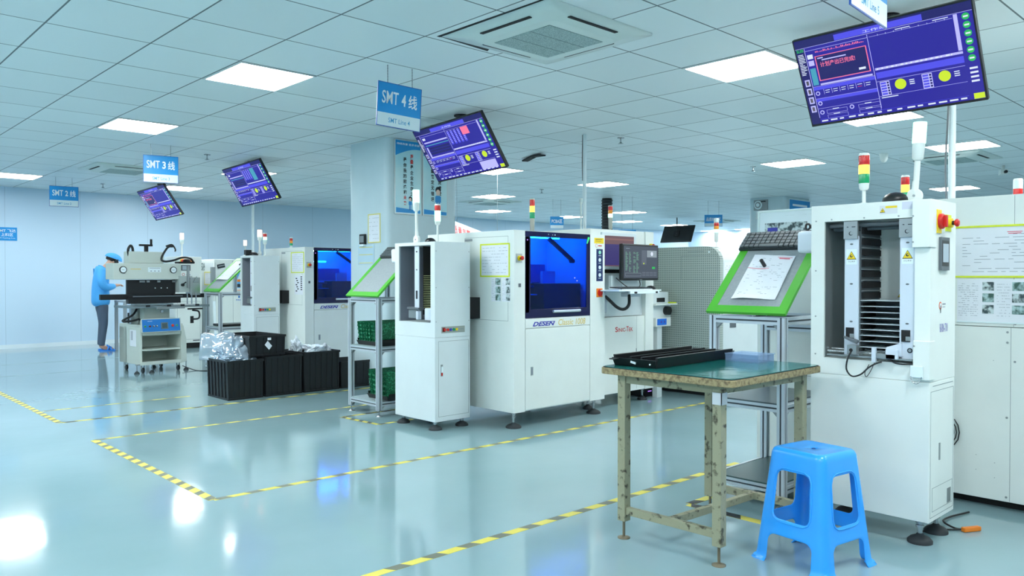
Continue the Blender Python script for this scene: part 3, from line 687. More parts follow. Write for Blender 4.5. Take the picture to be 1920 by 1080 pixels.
def board_crate(label, x, y, z, W, D, H, n):
    t = thing('circuit_board_tray', label, 'tray', (x, y, z), group='trays packed with green circuit boards')
    m = M(); m.box((0,-W/2,0), (D, W/2, .02), BLACKP); 
    for sy in (-1,1): m.prism([(0, sy*W/2, 0), (D, sy*W/2, 0), (D, sy*(W/2+.015), .06), (0, sy*(W/2+.015), .06)], (0, sy*.004, 0), BLACKP)
    m.prism([(0,-W/2,0),(0,W/2,0),(-.015,W/2+.015,.04),(-.015,-W/2-.015,.04)], (.004,0,0), BLACKP)
    m.build('tray_base', t)
    for k in range(n):
        yy = -W/2 + .012 + k*(W-.024)/(n-1); f = yy/(W/2); tl = random.uniform(-.004, .004); e = random.uniform(-.008, .008)
        m = M(); m.prism([(.004+e, yy-.001, .021), (D-.01+e, yy-.001, .021), (D+.005+e, yy*1.05+tl-.001, H), (-.014+e, yy*1.05+tl-.001, H+e*.5)], (0,.0022,0), PCBG)
        for q in range(5): m.box((-.016+e+.012*(1-q/5), yy*(1+.01*q)-.004, .03+q*(H-.04)/5), (.01, yy*(1+.01*q)+.004, .045+q*(H-.04)/5), PCBG)
        m.build('circuit_board', t)
    return t
board_crate('black tray of upright green circuit boards on the middle shelf of the stand', 3.99, 6.12, .623, .36, .44, .215, 22)
board_crate('black tray of upright green circuit boards on the bottom shelf of the stand', 4.02, 6.02, .138, .30, .42, .26, 22)
# far stand: paper, dark strip
def A3(y): return -(y - 10.66)
loose_sheet('white paper sheets on the far sloping board', f3, [(A3(10.82), .60), (A3(10.50), .60), (A3(10.48), .22), (A3(10.86), .22)], 8)
m = M(); o, r_, u_, n_ = f3; m.cyl((0,0,.01), V(u_)*.05 + V((0,0,.012)), .008, BLACKP, 8)
tag(at(m.build('marker_pen'), *(o + r_*A3(10.56) + u_*.5 + n_*.006)), 'black pen on the papers of the far sloping board', 'pen')
m = M(); m.box((0,-.17,0), (.5,.17,.03), BLACKP); tag(at(m.build('tray', bevel=.004), 4.5, 10.66, .569), 'flat black tray on the middle shelf of the far stand', 'tray')

# ---------------------------------------------------------------- magazine loaders
def cabinet(name, label, x0, x1, y0, y1, z0, zs, z1, ob, foots, body=WHITE, inner=None, seam_t=.0015):
    """upright loader: opening ob = (ya, yb, za, zb) in the -X face"""
    t = thing(name, label, 'machine', (x0, (y0+y1)/2, 0)); yc = (y0+y1)/2; D = x1-x0; h = (y1-y0)/2
    ya, yb, za, zb = ob[0]-yc, ob[1]-yc, ob[2], ob[3]; w = .004
    m = M(); m.box((0,-h,z0), (D,h,zs-seam_t), body); m.build('lower_cabinet', t, .003)
    m = M(); m.box((0,-h,zs), (D,h,za), body); m.box((0,-h,zb), (D,h,z1), body); m.box((0,-h,za), (D,ya,zb), body); m.box((0,yb,za), (D,h,zb), body)
    m.box((D-.01,ya,za), (D,yb,zb), inner or body); m.build('upper_housing', t)
    m = M(); e = .0012
    m.box((.012, yb-e, za+e), (D-.011, yb-.0002, zb-e), GREYM if inner is None else inner); m.build('inner_lining', t)
    for fx, fy in foots: foot(t, fx-x0, fy-yc, z0)
    return t, yc, D, h
# near loader
t, yc, D, h = cabinet('magazine_loader', 'large near white loader machine with open magazine bay, right of the green edged stand', 3.86, 4.195, 1.299, 1.865, .115, .765, 1.607, (1.367, 1.797, .845, 1.525), [(3.93,1.36),(3.93,1.80),(4.14,1.36),(4.14,1.80)], WHITE)
FL = (V((0,-yc,0)), V((0,-1,0)), V((0,0,1)), V((-1,0,0))); fa = lambda y: -y
def P5(m, y0, y1, z0, z1, mm, t_=.002, off=0.0): m.slab(FL, -y1, z0, -y0, z1, mm, t_, off)
m = M(); P5(m, 1.296, 1.372, 1.385, 1.605, WHITE, .022); m.box((-.022, 1.294-yc, 1.385), (.06, 1.299-yc, 1.605), WHITE); m.build('upper_corner_cover', t, .003)
m = M(); P5(m, 1.294, 1.366, .775, .955, WHITE, .020); m.box((-.02, 1.293-yc, .775), (.05, 1.299-yc, .955), WHITE); m.build('lower_corner_cover', t, .003)
m = M(); 
for y, z in ((1.84,1.53),(1.84,1.28),(1.84,1.05),(1.84,.86),(1.76,1.535),(1.60,1.535),(1.44,1.535)): screw(m, FL, -y, z)
for y, z in ((1.368,1.53),(1.368,1.41),(1.36,.93),(1.36,.80)): m.disc(FL, -y, z, .004, GREYM, .002, .022, n=10)
m.build('screws', t)
for (y, name) in ((1.665, 'left'), (1.403, 'right')):
    m = M(); m.box((.012, y-.034-yc, .86), (.024, y+.034-yc, 1.45), RAILM)
    for z in (1.41, 1.215, 1.03): m.disc((V((.012,-yc,0)), V((0,-1,0)), V((0,0,1)), V((-1,0,0))), -y, z, .008, GREYP, .0012, 0, ry=.004)
    m.build('guide_rail', t, .002)
    m = M(); m.box((.006, y-.014-yc, .945), (.0118, y+.024-yc, 1.0), BLACKM); m.box((.004, y-.016-yc, .95), (.006, y+.004-yc, .97), GREYM); m.build('rail_slot', t)
    m = M(); m.box((.002, y-.032-yc, 1.435), (.02, y+.036-yc, 1.522), GREYM)
    FF = (V((.002,-yc,0)), V((0,-1,0)), V((0,0,1)), V((-1,0,0)))
    m.slab(FF, -y-.02, 1.492, -y-.012, 1.496, INKD, .001); m.slab(FF, -y+.004, 1.492, -y+.022, 1.496, INKD, .001)
    m.disc(FF, -y, 1.462, .010, INKD, .001); m.disc(FF, -y+.003, 1.463, .008, GREYM, .001, .001); m.build('rail_clamp', t, .002)
    FW = (V((.0118,-yc,0)), V((0,-1,0)), V((0,0,1)), V((-1,0,0)))
    M().slab(FW, -y-.026, 1.31, -y+.026, 1.385, SIGNW, .0008).build('label_plate', t); warning(t, FW, -y, 1.355, .048)
    m = M(); m.text(FW, '小心夹手', -y-.018, 1.321, -y+.018, 1.329, INKD, .0012); m.build('label_text', t)
m = M(); m.disc((V((.0118,-yc,0)), V((0,-1,0)), V((0,0,1)), V((-1,0,0))), -1.39, .905, .012, INKD, .002); m.disc((V((.0118,-yc,0)), V((0,-1,0)), V((0,0,1)), V((-1,0,0))), -1.39, .905, .007, GREYM, .001, .002); m.build('rail_knob', t)
# magazine side wall with ridges
m = M(); ym = 1.634 - yc; m.box((.04, ym-.004, .88), (.27, ym, 1.515), GREYP)
for k in range(11):
    z = .93 + k*.053
    m.box((.045, ym-.012, z), (.262, ym-.004, z+.030), BLACKM); m.box((.045, ym-.014, z+.036), (.262, ym-.004, z+.040), GREYM)
m.build('magazine_wall', t)
m = M()
for k in range(9): z = .905 + k*.0285; m.box((.03, 1.44-yc, z), (.26, 1.633-yc, z+.0022), SIGNW)
m.build('board_stack', t)
m = M(); m.box((.2, 1.44-yc, .86), (.28, 1.63-yc, 1.13), GREYP); m.build('magazine_back', t)
m = M(); m.box((D-.013, 1.48-yc, 1.14), (D-.0115, 1.56-yc, 1.185), SIGNW); m.box((D-.0145, 1.48-yc, 1.178), (D-.013, 1.53-yc, 1.186), ORANGE); m.build('inner_label', t)
warning(t, (V((D-.014,-yc,0)), V((0,-1,0)), V((0,0,1)), V((-1,0,0))), -1.545, 1.16, .035)
m = M()
for x, z in ((.05, 1.505), (.10, 1.49), (.22, 1.505)): M().cyl((x, 1.37-yc, z), (x, 1.79-yc, z), .011, GREYP, 14).build('guide_rod', t)
for x, z in ((.03, .877), (.08, .885), (.14, .877)): M().cyl((x, 1.37-yc, z), (x, 1.79-yc, z), .008, STEEL, 12).build('guide_rod', t)
m.box((-.012, 1.372-yc, .858), (.008, 1.775-yc, .866), GREYM); m.build('sill_plate', t)
m = M(); m.box((-.035, 1.62-yc, .872), (.0, 1.665-yc, .918), GREYM); m.prism([(-.03,1.62-yc,.922),(.0,1.62-yc,.93),(.0,1.685-yc,.945),(-.03,1.685-yc,.95)], (0,0,.012), GREYP); m.cyl((-.036,1.645-yc,.893), (-.03,1.645-yc,.893), .009, BLACKM, 14); m.build('sensor_block', t, .002)
m = M(); m.box((-.04, 1.528-yc, .842), (-.02, 1.546-yc, .915), RAILM); m.box((-.03, 1.44-yc, .862), (.0, 1.53-yc, .885), GREYM); m.box((-.03, 1.43-yc, .862), (-.01, 1.485-yc, .908), RAILM); m.prism([(-.01,1.42-yc,.875),(-.01,1.49-yc,.875),(-.01,1.49-yc,.915),(-.01,1.42-yc,.94)], (.04,0,0), RAILM); m.build('clamp_bracket', t, .002)
m = M(); m.tube([(-.036,1.645-yc,.885),(-.05,1.655-yc,.85),(-.05,1.66-yc,.80),(-.045,1.635-yc,.768),(-.04,1.595-yc,.78),(-.035,1.56-yc,.815),(-.03,1.525-yc,.838),(-.02,1.505-yc,.845)], .004, BLACKP, 8)
m.tube([(-.03,1.56-yc,.83),(-.04,1.575-yc,.79),(-.035,1.57-yc,.77),(-.035,1.55-yc,.80),(-.03,1.535-yc,.84)], .0018, BLACKP, 6)
m.tube([(-.02,1.475-yc,.862),(-.025,1.44-yc,.845),(-.02,1.40-yc,.842),(0,1.37-yc,.845)], .004, BLACKP, 6); m.build('cable', t)
M().slab(FL, -1.527, 1.548, -1.445, 1.588, mat('pale_label',(212,216,220),.5), .0008).slab(FL, -1.500, 1.575, -1.447, 1.585, YEL, .0006, .001).build('warning_plate', t)
warning(t, (FL[0]+V((-.001,0,0)), *FL[1:]), -1.513, 1.566, .025)
M().slab(FL, -1.425, 1.565, -1.378, 1.600, mat('lilac_label',(204,208,222),.5), .0008).build('label_plate', t)
SD = (V((-3.86, 1.299-yc, 0)), V((1,0,0)), V((0,0,1)), V((0,-1,0)))
m = M(); m.box((3.925-3.86, 1.293-yc, 1.452), (3.985-3.86, 1.299-yc, 1.562), YEL); m.lathe((3.965-3.86, 1.293-yc, 1.508), [(.036,0),(.036,.012),(.03,.018)], RED, 22, (0,-1,0)); m.box((3.955-3.86,1.262-yc,1.48), (3.975-3.86,1.276-yc,1.535), RED); m.build('main_switch', t, .002)
stop_button(t, SD, 4.085, 1.505, .03, LIME)
m = M(); m.slab(SD, 3.965, 1.28, 4.075, 1.435, GREYP, .012); m.slab(SD, 3.975, 1.30, 4.065, 1.42, BLACKP, .001, .012); m.slab(SD, 3.982, 1.318, 4.058, 1.405, mat('touch_screen_grey',(168,182,192),.2), .0008, .013); m.build('touch_panel', t, .003)
m = M(); m.disc(SD, 3.99, 1.115, .018, mat('logo_orange',(226,96,50),.4), .0008); m.disc(SD, 3.99, 1.115, .012, SIGNW, .0006, .001); m.slab(SD, 3.988, 1.08, 3.994, 1.115, INKD, .0005, .0018); m.slab(SD, 4.02, 1.118, 4.06, 1.124, INK, .0006); m.slab(SD, 4.02, 1.106, 4.055, 1.109, INK, .0006); m.build('maker_logo', t)
M().text(SD, 'B-BN-T01', 3.985, .99, 4.09, 1.03, mat('lilac_ink',(140,140,200),.5), .001, .01).build('serial_lettering', t)
m = M(); m.slab(SD, 3.90, .742, 4.17, .745, SEAM, .0006); m.ring(SD, 3.875, .135, 4.18, .72, .002, SEAM, .0006); m.slab(SD, 3.985, .39, 4.0, .47, GREYM, .003); m.slab(SD, 4.10, .165, 4.15, .235, GREYM, .001); m.ring(SD, 3.90, .16, 4.17, .27, .0015, SEAM, .0007); m.build('side_door', t)
m = M(); m.slab(FL, -1.374, .785, -1.319, .84, SIGNW, .010, .0205); m.build('cable_hook', t, .003)
m = M(); m.tube([V((-.034,1.37-yc,.79)),V((-.036,1.362-yc,.768)),V((-.036,1.346-yc,.758)),V((-.036,1.330-yc,.768)),V((-.034,1.322-yc,.79))], .0022, STEEL, 6); m.build('hook_wire', t)
tower(t, 4.0-3.86, 1.66-yc, 1.607, 1.868, (LG, AMB_ON, LR), .026, .046, baseh=.035)
tower(t, 3.99-3.86, 1.415-yc, 1.607, 1.985, (GRN_ON, GRN_ON), .030, .050, pole_r=.013, cap=False, tilt=(.0, -.022), knob=True, baseh=.08)
dome(t, 3.98-3.86, 1.50-yc, 1.607, .06)
NEAR = t
# floor cable and plug beside it
t = thing('power_cable', 'black cable with an orange plug on the floor right of the near loader', 'cable', (4.3, 1.25, 0))
m = M(); m.tube([(.30,.10,.006),(.12,.14,.008),(-.02,.12,.02),(-.05,.06,.008),(-.04,.02,.008)], .005, BLACKP, 8); m.tube([(-.04,.02,.008),(-.12,.10,.006),(-.22,.16,.006)], .004, BLACKP, 8); m.build('cord', t)
M().obox((-.02,-.005,.012), (.10,.025,.022), ORANGE, Matrix.Rotation(-.5,3,'Z')).build('plug', t, .004)
# printer behind the near loader
t = thing('screen_printer', 'wide white machine with lime framed notice board at the right edge, behind the near loader', 'machine', (4.78, 0, 0))
m = M(); m.box((0,-.6,.05), (1.45,2.68,.98), WHITE); m.build('lower_cabinet', t, .003)
m = M(); m.box((0,-.6,.983), (1.45,2.68,1.685), WHITE); m.build('upper_housing', t, .003)
m = M(); m.box((.08,-.5,.0), (1.3,2.6,.05), BLACKM); m.build('plinth', t)
FP = (V((0,0,0)), V((0,-1,0)), V((0,0,1)), V((-1,0,0)))
m = M(); m.slab(FP, -1.21, .055, -1.208, .98, SEAM, .0006); m.slab(FP, -1.198, .985, -1.196, 1.68, SEAM, .0006)
for y, z in ((1.225,.955),(1.225,.90),(1.225,.50),(1.225,.075),(1.19,.80),(1.19,1.0)): screw(m, FP, -y, z, .006)
for y, z in ((1.29,.80),(1.37,.28),(1.28,.25),(1.37,.2),(1.28,.17)): screw(m, FP, -y, z, .002)
m.build('panel_seams', t)
M().ring(FP, -1.493, 1.245, -.86, 1.527, .010, LIME, .006).build('notice_frame', t)
m = M(); m.slab(FP, -1.485, 1.253, -.868, 1.52, PAPER, .0012); doc(m, FP, -1.48, 1.255, -.90, 1.50, 13, 5, off=.0013); m.slab(FP, -1.23, 1.487, -1.16, 1.491, INKR, .0006, .0022); m.slab(FP, -1.225, 1.478, -1.165, 1.482, INKR, .0006, .0022); m.build('notice_sheet', t)
m = M(); m.slab(FP, -1.470, 1.005, -.95, 1.235, PAPER, .0012); doc(m, FP, -1.47, 1.02, -1.36, 1.23, 16, 6, off=.0013); doc(m, FP, -1.28, 1.02, -1.21, 1.23, 12, 7, off=.0013)
for k in range(3): m.slab(FP, -1.345, 1.175-k*.062, -1.29, 1.222-k*.062, (PHOTO1, PHOTO2)[k % 2], .0006, .0022); m.slab(FP, -1.205, 1.175-k*.062, -1.15, 1.222-k*.062, (PHOTO2, PHOTO1)[k % 2], .0006, .0022)
m.slab(FP, -1.47, 1.0, -.95, 1.008, SIGNW, .006); m.build('photo_sheet', t)
paper_sheet(t, FP, -2.05, 1.02, -1.96, 1.30, 4, ((.1,.1,.8,.4),(.1,.5,.8,.85)))
M().slab(FP, -2.62, .93, -1.9, .935, GREYM, .05).slab(FP, -2.62, .62, -1.9, .6225, SEAM, .0006).build('side_rail', t)
m = M()
for k in range(4): 
    rr = .05 - k*.012; m.tube([(-.012 - k*.006, 1.50 + rr*cos(q*pi/6), .39 + rr*sin(q*pi/6)*1.6) for q in range(13)], .003, BLACKP, 6, 1)
m.cyl((-.035,1.50,.39), (0,1.50,.39), .008, STEEL, 10); m.build('fan_guard', t)
# whiteboard frame standing proud on its far end
m = M(); W2 = mat('board_frame_white', (214, 232, 230), .35)
m.slab(FP, -2.66, 1.36, -2.02, 1.672, SIGNW, .012, .002); m.build('white_board', t)
M().ring(FP, -2.67, 1.35, -2.01, 1.682, .012, W2, .02).build('board_frame', t)
m = M(); FB = (V((-.014,0,0)), *FP[1:]); m.slab(FB, -2.62, 1.42, -2.33, 1.60, PHOTO1, .0008); m.slab(FB, -2.60, 1.52, -2.53, 1.57, NAVY, .0006, .001); m.slab(FB, -2.60, 1.44, -2.53, 1.48, SIGNW, .0006, .001); doc(m, FB, -2.31, 1.38, -2.05, 1.62, 12, 9); doc(m, FB, -2.5, 1.63, -2.2, 1.66, 1, 10, INKD); m.build('board_prints', t)
m = M(); m.cyl((.95,1.80,1.685), (.95,1.80,CEIL-.0005), .022, SIGNW, 18); m.tube([(.925,1.822,1.70),(.92,1.83,2.0),(.925,1.82,2.3),(.92,1.81,2.6)], .006, GREYP, 6)
o = m.build('ceiling_pole'); at(o, 4.78, 0, 0); tag(o, 'white pole with a grey cable from ceiling to the right hand machine', 'pole')
tower(t, .20, 1.821, 1.685, 1.86, (LG, AMB_ON, LR), .024, .045, baseh=.02)
tower(t, .32, 1.262, 1.685, 1.80, (LR, SIGNW), .024, .045, baseh=.03)
PRN = t
# ---------------------------------------------------------------- middle line loader
INNERG = mat('bay_lining_grey', (128, 134, 146), .5)
def simple_loader(label, x0, x1, y0, y1, z0, zs, z1, ob, foots, rail_y, mag, lab):
    t, yc, D, h = cabinet('magazine_loader', label, x0, x1, y0, y1, z0, zs, z1, ob, foots, WHITE2)
    m = M(); m.box((.10, ob[0]-yc+.001, ob[2]+.002), (D-.012, ob[1]-yc-.001, ob[3]-.002), INNERG); m.build('inner_back', t) if False else None
    m = M(); m.box((D-.0125, ob[0]-yc+.001, ob[2]+.002), (D-.0105, ob[1]-yc-.001, ob[3]-.002), INNERG); m.box((.012, ob[1]-yc-.004, ob[2]+.002), (D-.013, ob[1]-yc-.0015, ob[3]-.002), INNERG); m.build('inner_panel', t)
    F = (V((.012,-yc,0)), V((0,-1,0)), V((0,0,1)), V((-1,0,0)))
    m = M(); m.box((.012, rail_y-.03-yc, ob[2]+.09), (.02, rail_y+.03-yc, ob[3]-.004), RAILM)
    for z in (ob[3]-.05, ob[3]-.2, ob[3]-.42): m.disc(F, -rail_y, z, .011, INKD if z > ob[3]-.06 else GREYP, .0015, 0, ry=.006)
    m.box((.010, rail_y-.012-yc, ob[2]+.19), (.0118, rail_y+.012-yc, ob[2]+.26), INKD); m.build('guide_rail', t, .002)
    if mag:
        ya, yb = ob[0]-yc+.004, rail_y-.035-yc
        m = M(); m.box((.05, yb-.006, ob[2]+.06), (.25, yb, ob[3]-.006), BLACKM); m.box((D-.02, ya, ob[2]+.06), (D-.014, yb, ob[3]-.006), mat('dark_slots', (34, 44, 50), .6))
        for k in range(13): m.box((D-.026, ya, ob[3]-.05-k*.042), (D-.02, yb-.01, ob[3]-.03-k*.042), GREYP)
        m.build('magazine_wall', t)
        m = M()
        for k in range(19): z = ob[2]+.12 + k*.0145; m.box((.05, ya, z), (.25, yb-.008, z+.0025), mat('board_edge', (170, 178, 130), .5))
        m.build('board_stack', t)
    m = M(); m.box((.0, rail_y-.02-yc, ob[2]+.03), (.05, rail_y+.10-yc, ob[2]+.10), GREYM); m.prism([(-.01,rail_y-.05-yc,ob[2]+.10),(.05,rail_y-.05-yc,ob[2]+.10),(.05,rail_y+.11-yc,ob[2]+.105),(-.01,rail_y+.11-yc,ob[2]+.105)], (0,0,.018), GREYP)
    m.box((-.006, rail_y-.04-yc, ob[2]+.02), (.03, rail_y-.01-yc, ob[2]+.09), RAILM)
    if mag: m.lathe((.1, (ob[0]+rail_y)/2-.03-yc, ob[2]+.02), [(.085,0),(.085,.09),(.08,.095)], RAILM, 28)
    m.build('pusher_motor', t, .003)
    S = (V((-x0, y0-yc, 0)), V((1,0,0)), V((0,0,1)), V((0,-1,0)))
    a0, a1 = x0 + .04, x1 - .03
    m = M(); m.slab(S, x0+D*.18, zs+.035, x0+D*.84, zs+.088, mat('control_strip', (150,158,152), .4), .003)
    for k, c in enumerate((RED, RED, NAVY, LG, YEL)): m.disc(S, x0+D*(.26+k*.085), zs+.062, .011, c, .008, .003, n=14)
    m.slab(S, x0+D*.20, zs+.045, x0+D*.28, zs+.08, mat('dark_red', (120,30,24), .4), .0015, .003); m.slab(S, x0+D*.66, zs+.06, x0+D*.8, zs+.064, INK, .0005, .003); m.build('control_strip', t)
    if lab: 
        m = M(); m.ring(S, x0+.035, z0+.04, x1-.015, zs-.03, .0025, SEAM, .0006); m.slab(S, x0+.06, .44, x0+.078, .535, GREYM, .004); m.slab(S, x0+.06, .47, x0+.08, .52, SIGNW, .006); m.slab(S, x0+.062, .445, x0+.076, .468, RED, .005); m.build('side_door', t)
    m = M()
    for z in (ob[3]-.05, (ob[2]+ob[3])/2-.03, ob[2]+.01): screw(m, S, x0+.012, z, .004); screw(m, S, x1-.012, z, .004)
    m.build('screws', t)
    return t, yc
t, yc = simple_loader('white loader machine with stacked boards in its bay, next to the blue windowed one', 3.905, 4.275, 5.035, 5.590, .07, .755, 1.535, (5.092, 5.530, .875, 1.508), [(3.95,5.09),(3.95,5.53),(4.23,5.09),(4.23,5.53)], 5.295, True, True)
tower(t, .09, 5.40-yc, 1.535, 1.985, (GRN2, GRN2), .030, .055, pole_r=.012, cap=False, tilt=(0,.01), knob=True, baseh=.07)
tower(t, .22, 5.28-yc, 1.535, 1.865, (GRN2, GRN2, LR), .026, .045, baseh=.03)
dome(t, .28, 5.46-yc, 1.535, .05)
t, yc = simple_loader('white loader machine with empty grey bay left of the pillar, behind the black crates', 4.49, 4.845, 9.535, 9.920, .07, .765, 1.522, (9.60, 9.885, .875, 1.495), [(4.53,9.58),(4.53,9.88),(4.8,9.58),(4.8,9.88)], 9.63, False, True)
tower(t, .03, 9.84-yc, 1.522, 1.725, (RED_ON,), .022, .07, cap=False, baseh=.01, pole_r=.006)
tower(t, .21, 9.80-yc, 1.522, 1.865, (RED_ON, RED_ON), .030, .045, cap=False, knob=True, baseh=.05, pole_r=.012)
tower(t, .26, 9.75-yc, 1.522, 1.825, (CLR, GRN2, LR), .026, .04, baseh=.02)
dome(t, .12, 9.78-yc, 1.522, .055)
m = M(); m.box((.02,9.80-yc,1.522), (.10,9.86-yc,1.60), BLACKP); m.build('sensor_head', t, .004)

# ---------------------------------------------------------------- blue windowed printers
def printer(label, X0, Y0, full, lab2):
    t = thing('stencil_printer', label, 'machine', (X0, Y0, 0)); z0, z1 = .135, 1.632; L = 1.14; D = 1.15; N = mat('window_frame_navy', (26, 24, 66), .12, spec=.6)
    wx0, wx1, wz0, wz1 = .130, .940, .905, z1-.004
    m = M(); m.box((0,0,z0), (.125,.55,z1), WHITE); m.box((.125,.02,z0), (L-.20,.55,wz0-.002), WHITE); m.box((L-.20,0,z0), (L,.55,z1), WHITE); m.box((0,.55,z0), (L,D,z1), WHITE); m.box((.125,.02,z1-.004), (L-.2,.55,z1), WHITE); m.build('housing', t)
    m = M(); m.box((.13,.0,z0+.01), (.937,.02,.818), WHITE); m.build('lower_door', t, .003)
    m = M(); m.box((.13,.0,.822), (.937,.02,.902), WHITE); m.build('name_band', t, .003)
    F = (V((0,0,0)), V((1,0,0)), V((0,0,1)), V((0,-1,0)))
    # window
    m = M(); m.ring(F, wx0, wz0, wx1, wz1, .045, N, .014, -.012); m.slab(F, wx0, wz0+.045, wx0+.06, wz1-.045, N, .014, -.012); m.slab(F, wx0, wz0, wx1, wz0+.075, N, .014, -.0121); m.build('window_frame', t, .004)
    m = M(); m.slab(F, wx0+.055, wz0+.07, wx1-.04, wz1-.04, sheer('blue_acrylic', (62, 164, 255), .05), .004, -.012); m.build('window_pane', t)
    lin_ = mat('chamber_lining', (170, 190, 214), .5); dk = mat('chamber_dark', (24, 30, 44), .5)
    m = M(); m.box((.13,.54,wz0), (wx1,.549,z1-.01), lin_); m.box((.127,.02,wz0), (.13,.54,z1-.01), lin_); m.box((wx1-.002,.02,wz0), (wx1,.54,z1-.01), lin_); m.box((.13,.02,wz0), (wx1,.54,wz0+.004), dk); m.build('chamber_lining', t)
    m = M(); m.box((.13,.28,wz0+.004), (wx1-.1,.53,1.10), dk); m.box((.45,.10,wz0+.004), (wx1-.02,.35,1.19), dk); m.box((.13,.22,1.155), (.75,.40,1.175), GREYP); m.box((.13,.18,1.09), (.55,.24,1.10), ALU)
    m.box((.13,.33,1.20), (.70,.45,1.36), mat('chamber_blue', (52, 70, 160), .4)); m.box((.64,.3,1.19), (.80,.44,1.30), lin_)
    for k in range(3): m.box((.22+k*.12,.215,1.175), (.28+k*.12,.24,1.19), SIGNW)
    m.obox((.68,.12,1.49), (.34,.03,.028), dk, Matrix.Rotation(.55,3,'Y')); m.cyl((.83,.10,1.39), (.83,.14,1.39), .018, dk, 14); m.build('print_gantry', t)
    M().cyl((.14,.40,1.455), (.53,.40,1.455), .011, glow('work_lamp', (190, 235, 255), 34), 12).build('work_lamp', t)
    M().cyl((.22,.30,1.60), (.85,.30,1.60), .008, glow('chamber_lamp', (210, 240, 255), 85), 12).build('chamber_lamp', t)
    m = M()
    for x, z, mm in ((.15,1.555,glow('violet_led',(170,120,255),2)), (.73,1.24,SW), (.76,1.215,SW), (.40,1.608,GREYM), (.45,1.606,GREYM), (.48,1.606,SIGNW)): m.disc(F, x, z, .005, mm, .0015, .003, n=10)
    m.prism([F[0]+V((x,-.004,z)) for x, z in ((.885,1.545),(.90,1.545),(.93,1.60),(.905,1.605))], (0,-.001,0), glow('green_mark',(60,220,130),1.2)); m.build('window_marks', t)
    M().cyl((.44,-.022,.955), (.78,-.022,.955), .012, ALU, 16).box((.46,-.02,.95), (.475,.002,.96), ALU).box((.745,-.02,.95), (.76,.002,.96), ALU).build('window_handle', t)
    m = M(); m.text(F, 'DESEN', .213, .835, .485, .873, NAVY, .001, .035, .35); m.slab(F, .30, .868, .48, .873, NAVY, .0006, .0012); m.text(F, 'Classic 1008', .525, .832, .875, .885, GOLD, .001, .012, .15); m.build('name_lettering', t)
    m = M(); m.slab(F, .192, .43, .218, .50, GREYM, .003); m.slab(F, .199, .44, .211, .49, INK, .001, .003); m.build('door_latch', t, .001)
    stop_button(t, F, .055, 1.402, .028, mat('switch_plate',(176,184,184),.4))
    M().slab(F, .05, 1.165, .075, 1.195, GREYP, .004).build('key_switch', t)
    Y4 = (V((0,0,0)), V((0,-1,0)), V((0,0,1)), V((-1,0,0)))
    m = M(); m.ring(Y4, -.62, .885, -.07, 1.585, .0025, SEAM, .0006); m.slab(Y4, -.62, 1.555, -.52, 1.575, GREYM, .003); m.build('side_panel', t)
    if full:
        m = M(); m.box((-.12,.42,.895), (-.001,.80,1.075), BLACKM); m.slab((V((-.12,0,0)), *Y4[1:]), -.6, 1.05, -.43, 1.062, GREYM, .002); m.disc((V((-.12,0,0)), *Y4[1:]), -.47, 1.045, .008, glow('red_led',(255,60,80),2), .002); m.slab((V((-.12,0,0)), *Y4[1:]), -.6, .965, -.43, .99, GREYP, .002); m.build('conveyor_link', t)
        paper_sheet(t, Y4, -.415, 1.248, -.05, 1.527, 11, (), 'notice_sheet', 9, LIME)
        paper_sheet(t, Y4, -.275, 1.045, -.155, 1.245, 12, ((.45,.04,.95,.3),(.45,.34,.95,.62),(.45,.68,.95,.96)), 'photo_sheet', 12)
        paper_sheet(t, Y4, -.145, 1.045, -.045, 1.245, 13, ((.5,.04,.98,.3),(.5,.34,.98,.62),(.5,.68,.98,.96)), 'photo_sheet', 12)
    else:
        m = M(); m.box((-.10,.42,.90), (-.001,.80,1.07), BLACKM); m.build('conveyor_link', t)
        paper_sheet(t, Y4, -.36, 1.30, -.02, 1.57, 14, (), 'notice_sheet', 9, LIME)
        m = M(); m.slab(Y4, -.27, 1.02, -.05, 1.27, PAPER, .001)
        for k in range(7): m.slab(Y4, -.24+.02*(k % 3), 1.22-k*.027, -.20+.02*(k % 3), 1.235-k*.027, INKD, .0006, .001); m.slab(Y4, -.11, 1.24-k*.027, -.07, 1.255-k*.027, INKD, .0006, .001)
        m.build('notice_sheet', t)
    if full:
        m = M(); m.slab(F, .995, 1.55, 1.125, 1.60, YEL, .001); m.slab(F, 1.01, 1.585, 1.10, 1.59, INKD, .0005, .001); m.slab(F, 1.01, 1.57, 1.09, 1.573, INKD, .0005, .001); m.build('warning_plate', t)
        m = M(); m.disc(F, 1.025, 1.53, .016, REDL, .001); m.disc(F, 1.025, 1.53, .013, WHITE, .0006, .001); m.slab(F, 1.05, 1.525, 1.10, 1.535, REDL, .0006); m.build('maker_logo', t)
        m = M(); m.slab(F, 1.025, 1.21, 1.11, 1.50, mat('button_strip_navy',(30,48,96),.3), .003)
        for k in range(4): m.disc(F, 1.067, 1.47-k*.068, .017, (mat('mint_button',(150,220,190),.3), SIGNW, SIGNW, SIGNW)[k], .003, .003, n=16); m.slab(F, 1.05, 1.438-k*.068, 1.085, 1.443-k*.068, SIGNW, .0006, .003)
        m.build('button_strip', t)
        m = M(); m.slab(F, 1.025, 1.065, 1.105, 1.145, ORANGE, .006); m.disc(F, 1.067, 1.105, .032, RED, .008, .006); m.slab(F, 1.055, 1.078, 1.079, 1.132, RED, .018, .006); m.build('main_switch', t, .002)
    for fx, fy in ((.07,.08),(L-.06,.08),(.07,D-.08),(L-.06,D-.08)): foot(t, fx, fy, z0, .065)
    return t
t = printer('white machine with large blue window, brand lettering and lime framed notice, centre of the picture', 4.405, 4.635, True, '')
DZ = t
tower(t, .925, .72, 1.632, 2.0, (LG, AMB_ON, LR), .025, .06, baseh=.14, base=mat('warm_grey',(176,178,168),.5))
